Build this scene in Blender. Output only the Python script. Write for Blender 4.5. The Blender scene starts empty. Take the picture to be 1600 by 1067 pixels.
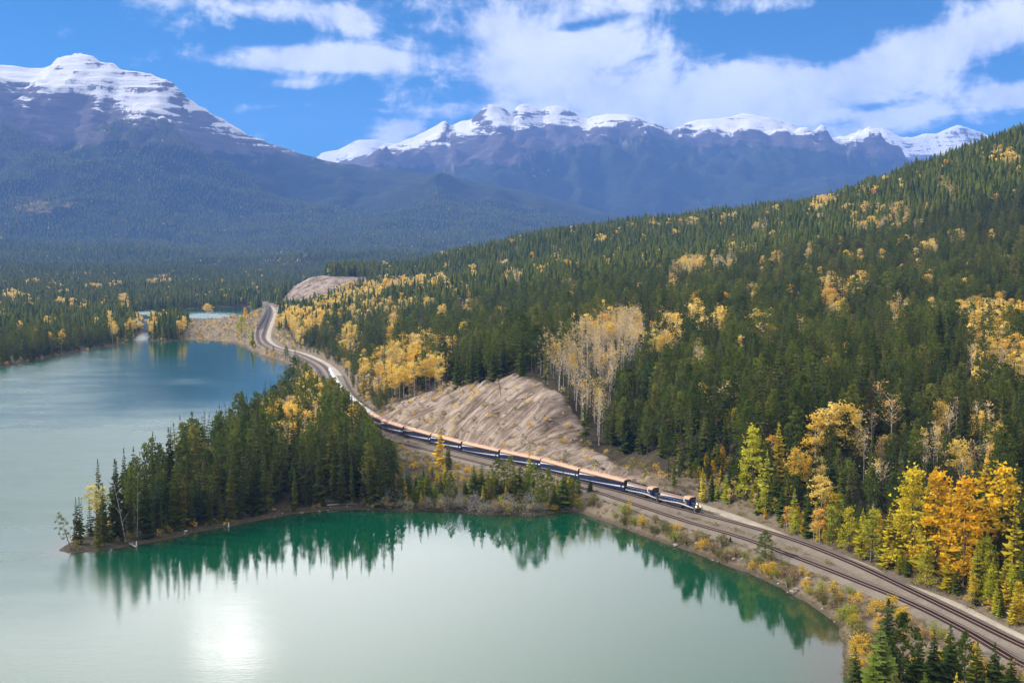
import bpy, math, random
import numpy as np
S = bpy.context.scene
COL = S.collection
rng = np.random.default_rng(7)
random.seed(7)

# ------------------------------------------------------------------ camera
CAM_H, PITCH, F = 90.0, math.radians(4.39), 1777.8
cd = bpy.data.cameras.new('camera'); cam = bpy.data.objects.new('camera', cd); COL.objects.link(cam)
cam.location = (0, 0, CAM_H); cam.rotation_euler = (math.pi/2 - PITCH, 0, 0)
cd.lens = 40; cd.sensor_width = 36; cd.clip_start = 1; cd.clip_end = 90000
S.camera = cam

# ------------------------------------------------------------------ sun, sky, exposure
SUN_EL, SUN_AZ = math.radians(31), math.radians(-78)
sl = bpy.data.lights.new('sun', 'SUN'); so = bpy.data.objects.new('sun', sl); COL.objects.link(so)
sl.energy = 3.2; sl.angle = math.radians(2.5); sl.color = (1.0, .93, .82)
so.rotation_euler = (math.pi/2 - SUN_EL, 0, math.pi - SUN_AZ)
S.view_settings.view_transform = 'Standard'; S.view_settings.look = 'None'
S.view_settings.exposure = 1.2; S.view_settings.gamma = 1.0; S.view_settings.use_curve_mapping = False
S.render.engine = 'CYCLES'
S.cycles.use_denoising = True
S.cycles.max_bounces = 5; S.cycles.diffuse_bounces = 2; S.cycles.glossy_bounces = 3
S.cycles.transmission_bounces = 3; S.cycles.volume_bounces = 0; S.cycles.transparent_max_bounces = 6
S.cycles.caustics_reflective = False; S.cycles.caustics_refractive = False
SUN_DIR = (math.cos(SUN_EL)*math.sin(SUN_AZ), math.cos(SUN_EL)*math.cos(SUN_AZ), math.sin(SUN_EL))

class G:
    """small helper that writes shader graphs"""
    def __init__(s, nt): s.nt = nt
    def n(s, t, **k):
        x = s.nt.nodes.new(t)
        for a, b in k.items(): setattr(x, a, b)
        return x
    def put(s, sock, v):
        if isinstance(v, bpy.types.NodeSocket): s.nt.links.new(v, sock)
        elif v is not None:
            try: sock.default_value = v
            except Exception: sock.default_value = tuple(v) + (1.0,)
    def m(s, op, a, b=None, c=None, clamp=False):
        x = s.n('ShaderNodeMath', operation=op, use_clamp=clamp)
        for i, v in enumerate((a, b, c)):
            if v is not None: s.put(x.inputs[i], v)
        return x.outputs[0]
    def mix(s, f, a, b, mode='MIX'):
        x = s.n('ShaderNodeMix', data_type='RGBA', blend_type=mode)
        s.put(x.inputs[0], f); s.put(x.inputs[6], a); s.put(x.inputs[7], b)
        return x.outputs[2]
    def ss(s, v, lo, hi, a=0.0, b=1.0):
        x = s.n('ShaderNodeMapRange', interpolation_type='SMOOTHSTEP')
        s.put(x.inputs[0], v); s.put(x.inputs[1], lo); s.put(x.inputs[2], hi); s.put(x.inputs[3], a); s.put(x.inputs[4], b)
        return x.outputs[0]
    def noise(s, vec, scale, detail=4, rough=.55, dist=0.0):
        x = s.n('ShaderNodeTexNoise')
        s.put(x.inputs['Vector'], vec); s.put(x.inputs['Scale'], scale); s.put(x.inputs['Detail'], detail)
        s.put(x.inputs['Roughness'], rough); s.put(x.inputs['Distortion'], dist)
        return x.outputs[0]
    def scale(s, vec, sc, loc=(0, 0, 0), rot=(0, 0, 0)):
        x = s.n('ShaderNodeMapping'); s.put(x.inputs[0], vec); x.inputs[1].default_value = loc
        x.inputs[2].default_value = rot; x.inputs[3].default_value = sc
        return x.outputs[0]
    def attr(s, name):
        x = s.n('ShaderNodeAttribute', attribute_name=name); return x.outputs['Fac']
    def ramp(s, f, stops):
        x = s.n('ShaderNodeValToRGB'); e = x.color_ramp.elements
        while len(e) < len(stops): e.new(.5)
        for el, (p, c) in zip(e, stops): el.position = p; el.color = tuple(c) + (1.0,)
        s.put(x.inputs[0], f); return x.outputs[0]

wd = bpy.data.worlds.new('World'); S.world = wd; wd.use_nodes = True
g = G(wd.node_tree); bg = wd.node_tree.nodes['Background']
sky = g.n('ShaderNodeTexSky', sky_type='NISHITA', sun_disc=False, sun_elevation=SUN_EL, sun_rotation=SUN_AZ,
          ozone_density=3.0, dust_density=.3, air_density=1.0)
skyc = g.mix(1.0, sky.outputs[0], (.032, .262, .42), 'MULTIPLY')   # deep polarised autumn blue
tc = g.n('ShaderNodeTexCoord'); sep = g.n('ShaderNodeSeparateXYZ'); g.put(sep.inputs[0], tc.outputs['Generated'])
dx, dy, dz = sep.outputs
zc = g.m('ADD', g.m('MAXIMUM', dz, 0.0), .05)
cmb = g.n('ShaderNodeCombineXYZ'); g.put(cmb.inputs[0], g.m('DIVIDE', dx, zc)); g.put(cmb.inputs[1], g.m('DIVIDE', dy, zc))
cv = cmb.outputs[0]
n1 = g.noise(g.scale(cv, (1, .55, 1), rot=(0, 0, -.35)), .75, 9, .60, .35)
n2 = g.noise(g.scale(cv, (1, .7, 1), loc=(3.1, 7.7, 0)), 2.3, 6, .62, .5)
n3 = g.noise(tc.outputs['Generated'], 13.0, 9, .66, .3)                # puffs the size of the frame's cloudlets
ysafe = g.m('MAXIMUM', dy, .05)
U = g.m('MULTIPLY', g.m('DIVIDE', dx, ysafe), F); V = g.m('MULTIPLY', g.m('DIVIDE', dz, ysafe), F)
def blob(u0, v0, a, b, amp, tilt=0.0):
    uu = g.m('SUBTRACT', U, u0); vv = g.m('SUBTRACT', g.m('SUBTRACT', V, v0), g.m('MULTIPLY', uu, tilt))
    q = g.m('ADD', g.m('POWER', g.m('ABSOLUTE', g.m('DIVIDE', uu, a)), 2.0), g.m('POWER', g.m('ABSOLUTE', g.m('DIVIDE', vv, b)), 2.0))
    return g.m('MULTIPLY', g.m('EXPONENT', g.m('MULTIPLY', q, -1.0)), amp)
cov = -.25
for b in [
    (150, 290, 260, 75, .66, .05), (-40, 350, 130, 60, .62, -.1), (40, 300, 150, 40, .3, .3), (600, 300, 200, 50, .66, .25), (330, 222, 250, 40, .70, -.08), (420, 250, 160, 40, .3, .1),
    (-330, 299, 120, 22, .62, .0), (-220, 296, 120, 20, .5, .0), (-370, 374, 75, 24, .55, -.12), (-262, 362, 55, 24, .55, -.1), (-165, 192, 48, 16, .80, .2), (740, 340, 130, 45, .55, .2),
    (575, 212, 75, 10, .62, .08), (765, 238, 70, 24, .60, .1), (-340, 259, 75, 10, .50, .0), (-350, 228, 110, 8, .3, .05), (-100, 222, 120, 12, .3, 0), (330, 385, 260, 20, .45, 0), (760, 250, 80, 14, .3, 0),
    (505, 340, 45, 36, -.7, .7), (530, 205, 80, 10, -.5, .1), (620, 232, 120, 12, -.3, .1), (110, 350, 70, 10, -.45, .2), (-420, 330, 200, 12, -.2, 0)]:
    cov = g.m('ADD', cov, blob(*b))
up = g.ss(dz, .208, .255)                                     # the cloud deck closes above the blue gap over the ranges
cov = g.m('ADD', cov, g.m('MULTIPLY', up, 1.15))
dens = g.m('ADD', g.m('ADD', g.m('MULTIPLY', g.m('SUBTRACT', n1, .5), 2.1), g.m('ADD', g.m('MULTIPLY', g.m('SUBTRACT', n2, .5), .9), g.m('MULTIPLY', g.m('SUBTRACT', n3, .5), 2.1))), cov)
cm = g.ss(dens, -.10, .42)
dot = g.n('ShaderNodeVectorMath', operation='DOT_PRODUCT'); g.put(dot.inputs[0], tc.outputs['Generated']); dot.inputs[1].default_value = (math.cos(math.radians(18.8))*math.sin(math.radians(-14)), math.cos(math.radians(18.8))*math.cos(math.radians(-14)), math.sin(math.radians(18.8)))   # brightest gap of the deck
ang = g.m('ARCCOSINE', dot.outputs['Value'])
glow = g.m('EXPONENT', g.m('MULTIPLY', g.m('POWER', g.m('DIVIDE', ang, .34), 2.0), -1.0))   # thin bright cloud whose reflection whitens the lake
cl = g.mix(g.ss(n3, .34, .66), (2.9, 3.2, 4.1), (4.5, 4.65, 5.0))
cl = g.mix(up, cl, (8.2, 8.05, 7.7))
cl = g.mix(g.m('MULTIPLY', glow, up), cl, (25, 24.5, 23.6))
core = g.m('EXPONENT', g.m('MULTIPLY', g.m('POWER', g.m('DIVIDE', g.m('ADD', ang, g.m('MULTIPLY', g.m('SUBTRACT', n3, .5), .07)), .021), 2.0), -1.0))
cl = g.mix(g.m('MULTIPLY', core, up), cl, (58, 56.5, 54))
g.put(bg.inputs[0], g.mix(cm, skyc, cl)); bg.inputs[1].default_value = .1

# ------------------------------------------------------------------ numpy helpers
CA, SA = math.cos(PITCH), math.sin(PITCH)
def ray(u, v):
    u = np.asarray(u, float); v = np.asarray(v, float)
    a, b = u - 800, 533.5 - v
    return np.stack([a, b*SA + F*CA, b*CA - F*SA], -1)
def at_z(u, v, z=0.0):                                       # point of the photograph on a level plane
    d = ray(u, v); t = (z - CAM_H)/d[..., 2]; return d[..., :2]*t[..., None]
def at_y(u, v, Y):
    d = ray(u, v); t = np.asarray(Y, float)/d[..., 1]; p = d*t[..., None]; p[..., 2] += CAM_H; return p
def project(x, y, z):
    zz = z - CAM_H; dep = y*CA - zz*SA; dep = np.maximum(dep, 1e-3); vv = y*SA + zz*CA
    return 800 + F*x/dep, 533.5 - F*vv/dep
def _h(ix, iy, seed):
    n = (ix.astype(np.int64)*374761393 + iy.astype(np.int64)*668265263 + seed*1442695041) & 0x7fffffff
    n = ((n ^ (n >> 13))*1274126177) & 0x7fffffff
    return (n ^ (n >> 16)) & 0xffff
def perlin(x, y, seed=0):
    ix, iy = np.floor(x), np.floor(y); fx, fy = x - ix, y - iy
    u, v = fx*fx*fx*(fx*(fx*6-15)+10), fy*fy*fy*(fy*(fy*6-15)+10)
    def gr(i, j):
        a = _h(ix+i, iy+j, seed)*(2*np.pi/65536); return np.cos(a)*(fx-i) + np.sin(a)*(fy-j)
    a, b, c, d = gr(0, 0), gr(1, 0), gr(0, 1), gr(1, 1)
    return (a + (b-a)*u + (c-a)*v + (a-b-c+d)*u*v)*1.5
def fbm(x, y, size, octv=5, seed=0, gain=.5):
    o = np.zeros_like(x, float); amp = 1.0; f = 1.0/size
    for k in range(octv): o += amp*perlin(x*f+17.3*k, y*f-9.1*k, seed+k); amp *= gain; f *= 2.03
    return o
def ridged(x, y, size, octv=5, seed=0, gain=.5):
    o = np.zeros_like(x, float); amp = 1.0; f = 1.0/size
    for k in range(octv): o += amp*(1-2*np.abs(perlin(x*f+7.7*k, y*f+3.3*k, seed+k))); amp *= gain; f *= 2.05
    return o
def sstep(a, b, x): t = np.clip((x-a)/(b-a), 0, 1); return t*t*(3-2*t)
def inpoly(px, py, poly):
    r = np.zeros(px.shape, bool); n = len(poly); j = n-1
    for i in range(n):
        xi, yi = poly[i]; xj, yj = poly[j]
        if yi != yj: r ^= ((yi > py) != (yj > py)) & (px < (xj-xi)*(py-yi)/(yj-yi)+xi)
        j = i
    return r
def segdist(px, py, line, closed=False):
    d = np.full(px.shape, 1e18); n = len(line)
    for i in range(n if closed else n-1):
        ax, ay = line[i]; bx, by = line[(i+1) % n]; vx, vy = bx-ax, by-ay
        t = np.clip(((px-ax)*vx+(py-ay)*vy)/max(vx*vx+vy*vy, 1e-9), 0, 1)
        d = np.minimum(d, (px-ax-t*vx)**2+(py-ay-t*vy)**2)
    return np.sqrt(d)
def smooth_line(P, step):
    P = np.asarray(P, float); out = []
    for i in range(len(P)-1):
        p0, p1, p2, p3 = P[max(i-1, 0)], P[i], P[i+1], P[min(i+2, len(P)-1)]
        n = max(2, int(np.linalg.norm(p2-p1)/step*1.5))
        t = np.linspace(0, 1, n, endpoint=False)[:, None]
        out.append(.5*((2*p1)+(-p0+p2)*t+(2*p0-5*p1+4*p2-p3)*t**2+(-p0+3*p1-3*p2+p3)*t**3))
    Q = np.vstack(out+[P[-1:]])
    for _ in range(6): Q[1:-1] = .25*Q[:-2]+.5*Q[1:-1]+.25*Q[2:]
    L = np.r_[0, np.cumsum(np.linalg.norm(np.diff(Q, axis=0), axis=1))]
    s = np.arange(0, L[-1], step)
    return np.stack([np.interp(s, L, Q[:, 0]), np.interp(s, L, Q[:, 1])], 1)

# ------------------------------------------------------------------ mesh helpers
def mesh_np(name, V, Fc, mats=(), smooth=False, mi=None):
    """mesh from numpy verts and faces (all faces of one size, or a list)"""
    me = bpy.data.meshes.new(name)
    V = np.asarray(V, np.float32)
    if isinstance(Fc, np.ndarray):
        nf, k = Fc.shape
        me.vertices.add(len(V)); me.vertices.foreach_set('co', V.ravel())
        me.loops.add(nf*k); me.loops.foreach_set('vertex_index', Fc.astype(np.int32).ravel())
        me.polygons.add(nf); me.polygons.foreach_set('loop_start', np.arange(0, nf*k, k, dtype=np.int32))
        me.polygons.foreach_set('loop_total', np.full(nf, k, np.int32))
        me.update(calc_edges=True)
    else:
        me.from_pydata(V.tolist(), [], [tuple(f) for f in Fc]); me.update()
    for m in mats: me.materials.append(m)
    if mi is not None: me.polygons.foreach_set('material_index', np.asarray(mi, np.int32))
    if smooth: me.polygons.foreach_set('use_smooth', np.ones(len(me.polygons), bool))
    return me
def fattr(me, name, arr):
    a = me.attributes.new(name, 'FLOAT', 'POINT'); a.data.foreach_set('value', np.asarray(arr, np.float32))
def link(name, data, parent=None, loc=None, rz=None, **props):
    o = bpy.data.objects.new(name, data); COL.objects.link(o)
    if parent is not None: o.parent = parent
    if loc is not None: o.location = loc
    if rz is not None: o.rotation_euler = (0, 0, rz)
    for k, v in props.items():
        if v is not None: o[k] = v
    return o
def grid_faces(nx, ny):
    i = np.arange(nx-1)[None, :] + nx*np.arange(ny-1)[:, None]
    return np.stack([i, i+1, i+1+nx, i+nx], -1).reshape(-1, 4)
class MB:
    """collects shapes into one mesh"""
    def __init__(s): s.v = []; s.f = []; s.m = []
    def add(s, V, Fc, m=0):
        b = len(s.v); s.v += [tuple(p) for p in V]; s.f += [tuple(b+i for i in f) for f in Fc]; s.m += [m]*len(Fc)
    def box(s, x0, x1, y0, y1, z0, z1, m=0, bev=0.0):
        if bev:
            c = bev; prof = [(y0+c, z0), (y1-c, z0), (y1, z0+c), (y1, z1-c), (y1-c, z1), (y0+c, z1), (y0, z1-c), (y0, z0+c)]
            s.loft([[(x0, y, z) for y, z in prof], [(x1, y, z) for y, z in prof]], m); return
        s.add([(x0, y0, z0), (x1, y0, z0), (x1, y1, z0), (x0, y1, z0), (x0, y0, z1), (x1, y0, z1), (x1, y1, z1), (x0, y1, z1)],
              [(0, 3, 2, 1), (4, 5, 6, 7), (0, 1, 5, 4), (1, 2, 6, 5), (2, 3, 7, 6), (3, 0, 4, 7)], m)
    def loft(s, rings, m=0, caps=True, closed=True):
        n = len(rings[0]); V = [p for r in rings for p in r]; Fc = []
        for k in range(len(rings)-1):
            for i in range(n if closed else n-1):
                j = (i+1) % n; Fc.append((k*n+i, k*n+j, (k+1)*n+j, (k+1)*n+i))
        if caps and closed: Fc += [tuple(range(n))[::-1], tuple((len(rings)-1)*n+i for i in range(n))]
        s.add(V, Fc, m)
    def tube(s, pts, rads, n=6, m=0, caps=True):
        rings = []; pts = [np.array(p, float) for p in pts]
        for k, p in enumerate(pts):
            d = pts[min(k+1, len(pts)-1)]-pts[max(k-1, 0)]; d = d/max(np.linalg.norm(d), 1e-9)
            a = np.cross(d, (0, 0, 1.0) if abs(d[2]) < .9 else (1.0, 0, 0)); a /= np.linalg.norm(a); b = np.cross(d, a)
            rings.append([p+rads[k]*(math.cos(t)*a+math.sin(t)*b) for t in np.linspace(0, 2*math.pi, n, endpoint=False)])
        s.loft(rings, m, caps)
    def mesh(s, name, mats, smooth=False):
        return mesh_np(name, np.array(s.v, np.float32), s.f, mats, smooth, s.m)
def ribbon(line, offs, zs):
    """strip along a line: cross-section of (offset, height) pairs; a positive offset lies to the right of travel"""
    line = np.asarray(line); d = np.gradient(line, axis=0); d /= np.linalg.norm(d, axis=1)[:, None]
    nrm = np.stack([d[:, 1], -d[:, 0]], 1); n, k = len(line), len(offs)
    V = np.zeros((n, k, 3))
    for j in range(k):
        V[:, j, :2] = line + nrm*offs[j]; V[:, j, 2] = zs[j]
    i = np.arange(k-1)[None, :] + k*np.arange(n-1)[:, None]
    return V.reshape(-1, 3), np.stack([i, i+k, i+k+1, i+1], -1).reshape(-1, 4)[:, ::-1]

# ------------------------------------------------------------------ layout read off the photograph (pixels of the 1600 px frame -> points on the ground)
A = np.array
bay = A([(1330,1180),(1322,1060),(1318,1010),(1309,978),(1288,955),(1250,935),(1210,912),(1170,893),(1130,881),(1100,868),(1060,850),(1020,830),
 (985,815),(950,804),(900,798),(850,803),(800,806),(760,803),(720,800),(660,798),(620,797),(580,796),(540,795),(500,797),(450,804),(400,813),
 (350,823),(300,833),(240,846),(180,856),(130,862),(95,866)], float)
back = A([(86,860),(108,848),(150,826),(210,788),(270,752),(320,724),(370,692),(420,660),(455,634),(473,612),(476,594),(465,578),(440,562),(415,550),(390,541),
 (350,534),(300,531),(260,533),(236,533),(233,526),(234,516),(247,504),(278,501),(344,500),(384,494),(392,487),(385,479),(330,481),(270,484),
 (205,486),(165,489),(200,493),(213,500),(219,511),(215,524),(203,533),(170,541),(120,551),(60,563),(0,574)], float)
shore = np.vstack([at_z(bay[:, 0], bay[:, 1]), at_z(back[:, 0], back[:, 1])])
shore_open = smooth_line(shore, 3.0)
shore_open += np.stack([fbm(shore_open[:, 0], shore_open[:, 1], 15, 4, 5), fbm(shore_open[:, 0], shore_open[:, 1], 15, 4, 9)], 1)*np.clip(shore_open[:, 1:]/260, .8, 3)*.75
ZT = 5.0                                                     # level of the railway above the lake
far_px = A([(1800,1098),(1700,1052),(1600,1008),(1510,963.5),(1425,922),(1337.6,881),(1250,846),(1175,823),(1105,804.5),(1091,801),(1037,786.5),(981,770.5),(911,752.5),(841,733),
 (778,719),(721.6,706),(673.6,693),(630,680.5),(600,670),(576,655),(557,640),(540,624),(527,606),(515,582.5),(509,575),(500,567.5),(485,560),(464,551.5),(449,548),(427,541),
 (416,534.7),(411,526),(413.7,515),(419,500),(422.5,489),(421,480),(415,474.7),(402,471),(398,467.5),(408,463.5),(420,460)], float)
near_px = A([(1800,1134),(1700,1082),(1600,1038),(1510,985),(1425,942),(1337,906),(1250,872),(1162,840),(1075,814.5),(987.5,786),(906,760.5),(819,739),(762,725.5),(704,711),(640,696),(600,686),
 (572,670),(545,649),(524,629),(509,607),(503,590),(496,576),(481,564.5),(464,556.5),(445,551),(423,545),(408,538),(402.5,528),(403,515),(410,502),(416,489),(416,480),(411,476),(398,472.3),(393,467),(404,462.3),(418,458.5)], float)
roadA_px = A([(1800,1085),(1700,1040),(1600,996),(1538,966),(1491,942),(1444,923),(1389,903),(1349.6,881),(1302,864),(1252,847.5),(1201,825.5),(1150.6,806),(1117,794.5),(1090,786),(1064,777)], float)
roadC_px = A([(100,490),(118,487),(140,483.5),(166,478.5),(176,477)], float)
roadB_px = A([(606,664),(585,650),(567,636),(549,621),(537,605),(531,590),(524,579),(507.5,566),(485,555),(460.6,547.5),(436,542),(424,535),(419,527),(421,516),(426,503),(430,492),(429,484),(424,477)], float)
far_t = smooth_line(at_z(far_px[:, 0], far_px[:, 1], ZT), 2.0)
near_t = smooth_line(at_z(near_px[:, 0], near_px[:, 1], ZT), 2.0)
road_a = smooth_line(at_z(roadA_px[:, 0], roadA_px[:, 1], ZT), 2.0)
road_b = smooth_line(at_z(roadB_px[:, 0], roadB_px[:, 1], ZT), 2.0)

for q in range(len(shore_open)):                             # the bank leaves room for the ballast
    p = shore_open[q]; d = np.hypot(*(near_t-p).T); i = int(np.argmin(d))
    if d[i] < 10.5: shore_open[q] = near_t[i] + (p-near_t[i])/max(d[i], .5)*10.5
lake_poly = np.vstack([shore_open, [(-1100, 690), (-1700, 500), (-1700, -400), (130, -400)]])
cut_near = [(600,640),(606,630),(650,613),(720,603),(800,585),(830,591),(872,611),(898,645),(904,690),(940,714),(1000,738),(1028,745),(1030,764),(985,764),(900,744),(780,712),(700,695),(640,680),(604,664)]
road_c = smooth_line(at_z(roadC_px[:, 0], roadC_px[:, 1], 4.5), 3.0)
cut_far = [(433,488),(438,472),(470,436),(500,431),(560,433),(590,432),(560,447),(530,460),(512,472),(482,485),(455,490)]
flats = [[(296,500),(300,494),(345,494),(384,489),(395,488),(414,477),(412,520),(408,538),(392,543),(350,536),(300,534),(290,528)], [(420,546),(424,520),(448,514),(466,545),(458,556)],
         [(575,560),(605,545),(620,560),(590,580)]]

# ground control: (u, v, depth) of bare ground seen between the trees
cg = [(1450,760,367),(1250,700,390),(1440,640,440),(1250,575,500),(1050,700,430),(1050,575,590),(905,648,500),(800,588,530),(720,606,580),(650,618,625),(700,560,730),
 (850,520,800),(1100,470,900),(1350,470,820),(1550,520,650),(1550,420,900),(1550,310,1200),(1600,215,1500),(1720,178,1500),(1530,240,1500),(1400,288,1530),(1280,327,1700),(1300,328,1950),(1340,322,2100),(1400,300,1800),(1200,342,2000),(1190,336,1800),(1100,346,1900),(950,362,2000),
 (860,374,2000),(800,386,2000),(700,409,2000),(640,424,2020),(1100,405,1400),(950,425,1300),(800,452,1250),(650,470,1320),(550,525,1120),(500,518,1200),(475,438,1900),(575,436,1950),
 (440,484,1700),(515,470,1790),(500,431,2050),(620,430,2010),(800,572,585),(850,574,560),(720,590,650),(660,600,700),(760,580,620),(880,585,560),(940,600,540),(1560,640,440),(1600,760,350),(940,700,425),(1000,725,405),(880,620,500)]
C3 = [at_y(u, v, Y) for u, v, Y in cg]
C3 += [(x, y, .5) for x, y in shore[2::3]]
C3 += [(x, y, ZT) for x, y in far_t[::14]] + [(x, y, ZT) for x, y in near_t[5::22]] + [(x, y, ZT) for x, y in road_a[::12]]
for L in (far_t,):                                           # toe of the hill beside the line
    d = np.gradient(L, axis=0); d /= np.linalg.norm(d, axis=1)[:, None]; q = L + np.stack([d[:, 1], -d[:, 0]], 1)*13
    C3 += [(x, y, ZT+1.5) for x, y in q[10:120:12]]
C3 += [(-200,330,.5),(-100,455,2.5),(-140,430,2.5),(-60,480,3.5),(-40,420,3),(0,400,3.5),(-400,250,-2),(-300,600,-2),(-500,900,-2),(-100,300,-2),(0,250,-2),
 (300,250,38),(450,420,85),(600,700,150),(900,900,260),(1100,1400,380),(850,1900,270),(600,2300,120),(200,2500,80),(0,2500,55),(-150,2400,30),(-300,2400,15),
 (-700,1150,4),(-600,1350,4),(-900,1500,8),(-1400,1800,12),(-800,2000,6),(-500,2150,4),(-1000,2500,16),(-600,2700,10),(-300,2900,12),(-1800,2600,22),(-1700,1100,15),(-1300,800,4),
 (-1200,3300,18),(-500,3500,16),(200,3300,30),(-2500,3500,40),(900,3000,120),(1600,2400,330),(1500,3500,120),(-3500,4500,95),(-1500,4500,44),(0,4500,48),(1500,4800,90),(3000,4500,150),
 (-3500,6200,160),(-1500,6200,110),(0,6200,90),(1800,6200,95),(3500,6500,120),(-3500,2000,60),(-3200,800,40)]
C3 = A([tuple(c) for c in C3], float)
_k = 1000.0
def _phi(r2): return np.where(r2 > 1e-12, .5*r2*np.log(np.maximum(r2, 1e-12)), 0)
def _fit(P):
    X = P[:, :2]/_k; n = len(X); r2 = ((X[:, None]-X[None])**2).sum(-1)
    K = _phi(r2) + np.eye(n)*2e-5; Q = np.c_[np.ones(n), X]
    M = np.block([[K, Q], [Q.T, np.zeros((3, 3))]]); return np.linalg.lstsq(M, np.r_[P[:, 2], 0, 0, 0], rcond=None)[0]
_w = _fit(C3)
def tps(x, y):
    x = np.asarray(x, float).ravel(); y = np.asarray(y, float).ravel(); out = np.empty_like(x)
    cx, cy = C3[:, 0]/_k, C3[:, 1]/_k
    for s in range(0, len(x), 20000):
        xx, yy = x[s:s+20000]/_k, y[s:s+20000]/_k
        r2 = (xx[:, None]-cx)**2+(yy[:, None]-cy)**2
        out[s:s+20000] = _phi(r2)@_w[:-3] + _w[-3] + _w[-2]*xx + _w[-1]*yy
    return out
so_c = shore_open[::2]
def ground(x, y):
    """height of the ground, distance to the shore (negative in the lake), distance to railway and road"""
    x = np.asarray(x, float); y = np.asarray(y, float); sh = x.shape; x = x.ravel(); y = y.ravel()
    h = tps(x, y)
    h += sstep(2400, 4200, y)*(fbm(x*.5, y, 620, 4, 3)*44 + 10) + fbm(x, y, 60, 4, 21)*np.clip(h/40, 0, 1)*1.6
    ds = np.full(x.shape, 4000.0); dt = np.full(x.shape, 400.0); dr = np.full(x.shape, 400.0)
    near = (y < 2700) & (x > -1900) & (x < 400)
    if near.any():
        d = segdist(x[near], y[near], so_c); ins = inpoly(x[near], y[near], [tuple(p) for p in lake_poly[::2]])
        ds[near] = np.where(ins, -d, d)
        dt[near] = np.minimum(segdist(x[near], y[near], far_t[::4]), segdist(x[near], y[near], near_t[::4]))
        ds[near] = np.maximum(ds[near], np.where(dt[near] < 11, 11-dt[near], -99))      # the railway always runs on solid ground
        dr[near] = np.minimum.reduce([segdist(x[near], y[near], road_a[::4]), segdist(x[near], y[near], road_b[::4]), segdist(x[near], y[near], road_c)])
    h = np.where(y < 2700, np.maximum(h, .7), h)
    h = np.minimum(h, .12 + .52*np.maximum(ds, 0))
    w = 1-sstep(4.6, 10.5, dt); h = h*(1-w) + (ZT-.62)*w
    w = 1-sstep(4.4, 9.5, dr); h = h*(1-w) + (ZT-.62)*w
    h = np.where(ds > 0, np.minimum(h, .1 + 1.1*ds), np.maximum(-.3*(-ds)-.05, -7))
    return h.reshape(sh), ds.reshape(sh), dt.reshape(sh), dr.reshape(sh)
def axis(parts):
    o = []
    for a, b, s in parts: o += list(np.arange(a, b, s))
    return A(o + [parts[-1][1]], float)
gx = axis([(-1300,-420,14),(-420,-260,6),(-260,250,3),(250,520,6),(520,1000,14)])
gy = axis([(140,230,5),(230,680,3),(680,1350,6),(1350,2150,8),(2150,2760,14)])
GX, GY = np.meshgrid(gx, gy)
GH, GDS, GDT, GDR = ground(GX, GY)
GU, GV = project(GX, GY, GH)
def on_grid(Z, x, y):
    i = np.clip(np.searchsorted(gx, x)-1, 0, len(gx)-2); j = np.clip(np.searchsorted(gy, y)-1, 0, len(gy)-2)
    a = (x-gx[i])/(gx[i+1]-gx[i]); b = (y-gy[j])/(gy[j+1]-gy[j])
    return Z[j, i]*(1-a)*(1-b)+Z[j, i+1]*a*(1-b)+Z[j+1, i]*(1-a)*b+Z[j+1, i+1]*a*b
def hgt(x, y): return on_grid(GH, np.asarray(x, float), np.asarray(y, float))
_e = fbm(GX, GY, 16, 4, 47); CUT = np.maximum(inpoly(GU+_e*13, GV+_e*9, cut_near) & (GY < 720) & (GDT > 5), inpoly(GU, GV, cut_far) & (GY > 1500)).astype(float)
for _ in range(2): CUT[1:-1, 1:-1] = (CUT[1:-1, 1:-1]*2+CUT[:-2, 1:-1]+CUT[2:, 1:-1]+CUT[1:-1, :-2]+CUT[1:-1, 2:])/6
_al = -.57*GX+.82*GY; _dn = .82*GX+.57*GY; GH -= CUT*(np.abs(fbm(_al, _dn*.14, 11, 4, 44))*2.3 + fbm(_al, _dn*.5, 22, 4, 45)*2.4 + fbm(GX, GY, 6, 3, 46)*.8)       # rills down the bare banks
FLAT = np.zeros_like(GH)
for p in flats: FLAT = np.maximum(FLAT, (inpoly(GU, GV, p) & (GY < 2400)).astype(float))
strip = (GDS < 40) & (GDS > 0) & (GX > -85) & (GY < 640)              # the open shore between the bay and the near track
VERGE = np.maximum(1-sstep(14, 20, np.minimum(GDT, GDR)), strip & (GU > 900)).astype(float)

# ------------------------------------------------------------------ ground materials
def mat(name):
    m = bpy.data.materials.new(name); m.use_nodes = True; gg = G(m.node_tree); b = m.node_tree.nodes['Principled BSDF']
    b.inputs['Specular IOR Level'].default_value = .2; b.inputs['Roughness'].default_value = .9
    return m, gg, b
def bump(gg, b, h, dist, strength=1.0):
    x = gg.n('ShaderNodeBump'); gg.put(x.inputs['Height'], h); x.inputs['Distance'].default_value = dist; x.inputs['Strength'].default_value = strength
    gg.put(b.inputs['Normal'], x.outputs[0])
mg, gg, b = mat('ground')
P = gg.n('ShaderNodeNewGeometry').outputs['Position']
na, nb, nc = gg.noise(P, .35, 6, .65), gg.noise(P, .045, 4), gg.noise(P, 1.6, 4, .7)
floor_ = gg.ramp(na, [(.3, (.018, .017, .010)), (.5, (.035, .030, .016)), (.7, (.075, .055, .025))])
verge = gg.ramp(gg.m('ADD', gg.m('MULTIPLY', na, .6), gg.m('MULTIPLY', nc, .4)), [(.3, (.055, .040, .024)), (.44, (.115, .088, .060)), (.56, (.15, .12, .088)), (.68, (.14, .10, .042)), (.85, (.19, .17, .145))])
meadow = gg.ramp(na, [(.3, (.055, .046, .018)), (.5, (.11, .082, .045)), (.62, (.20, .15, .105)), (.8, (.08, .075, .026))])
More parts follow.
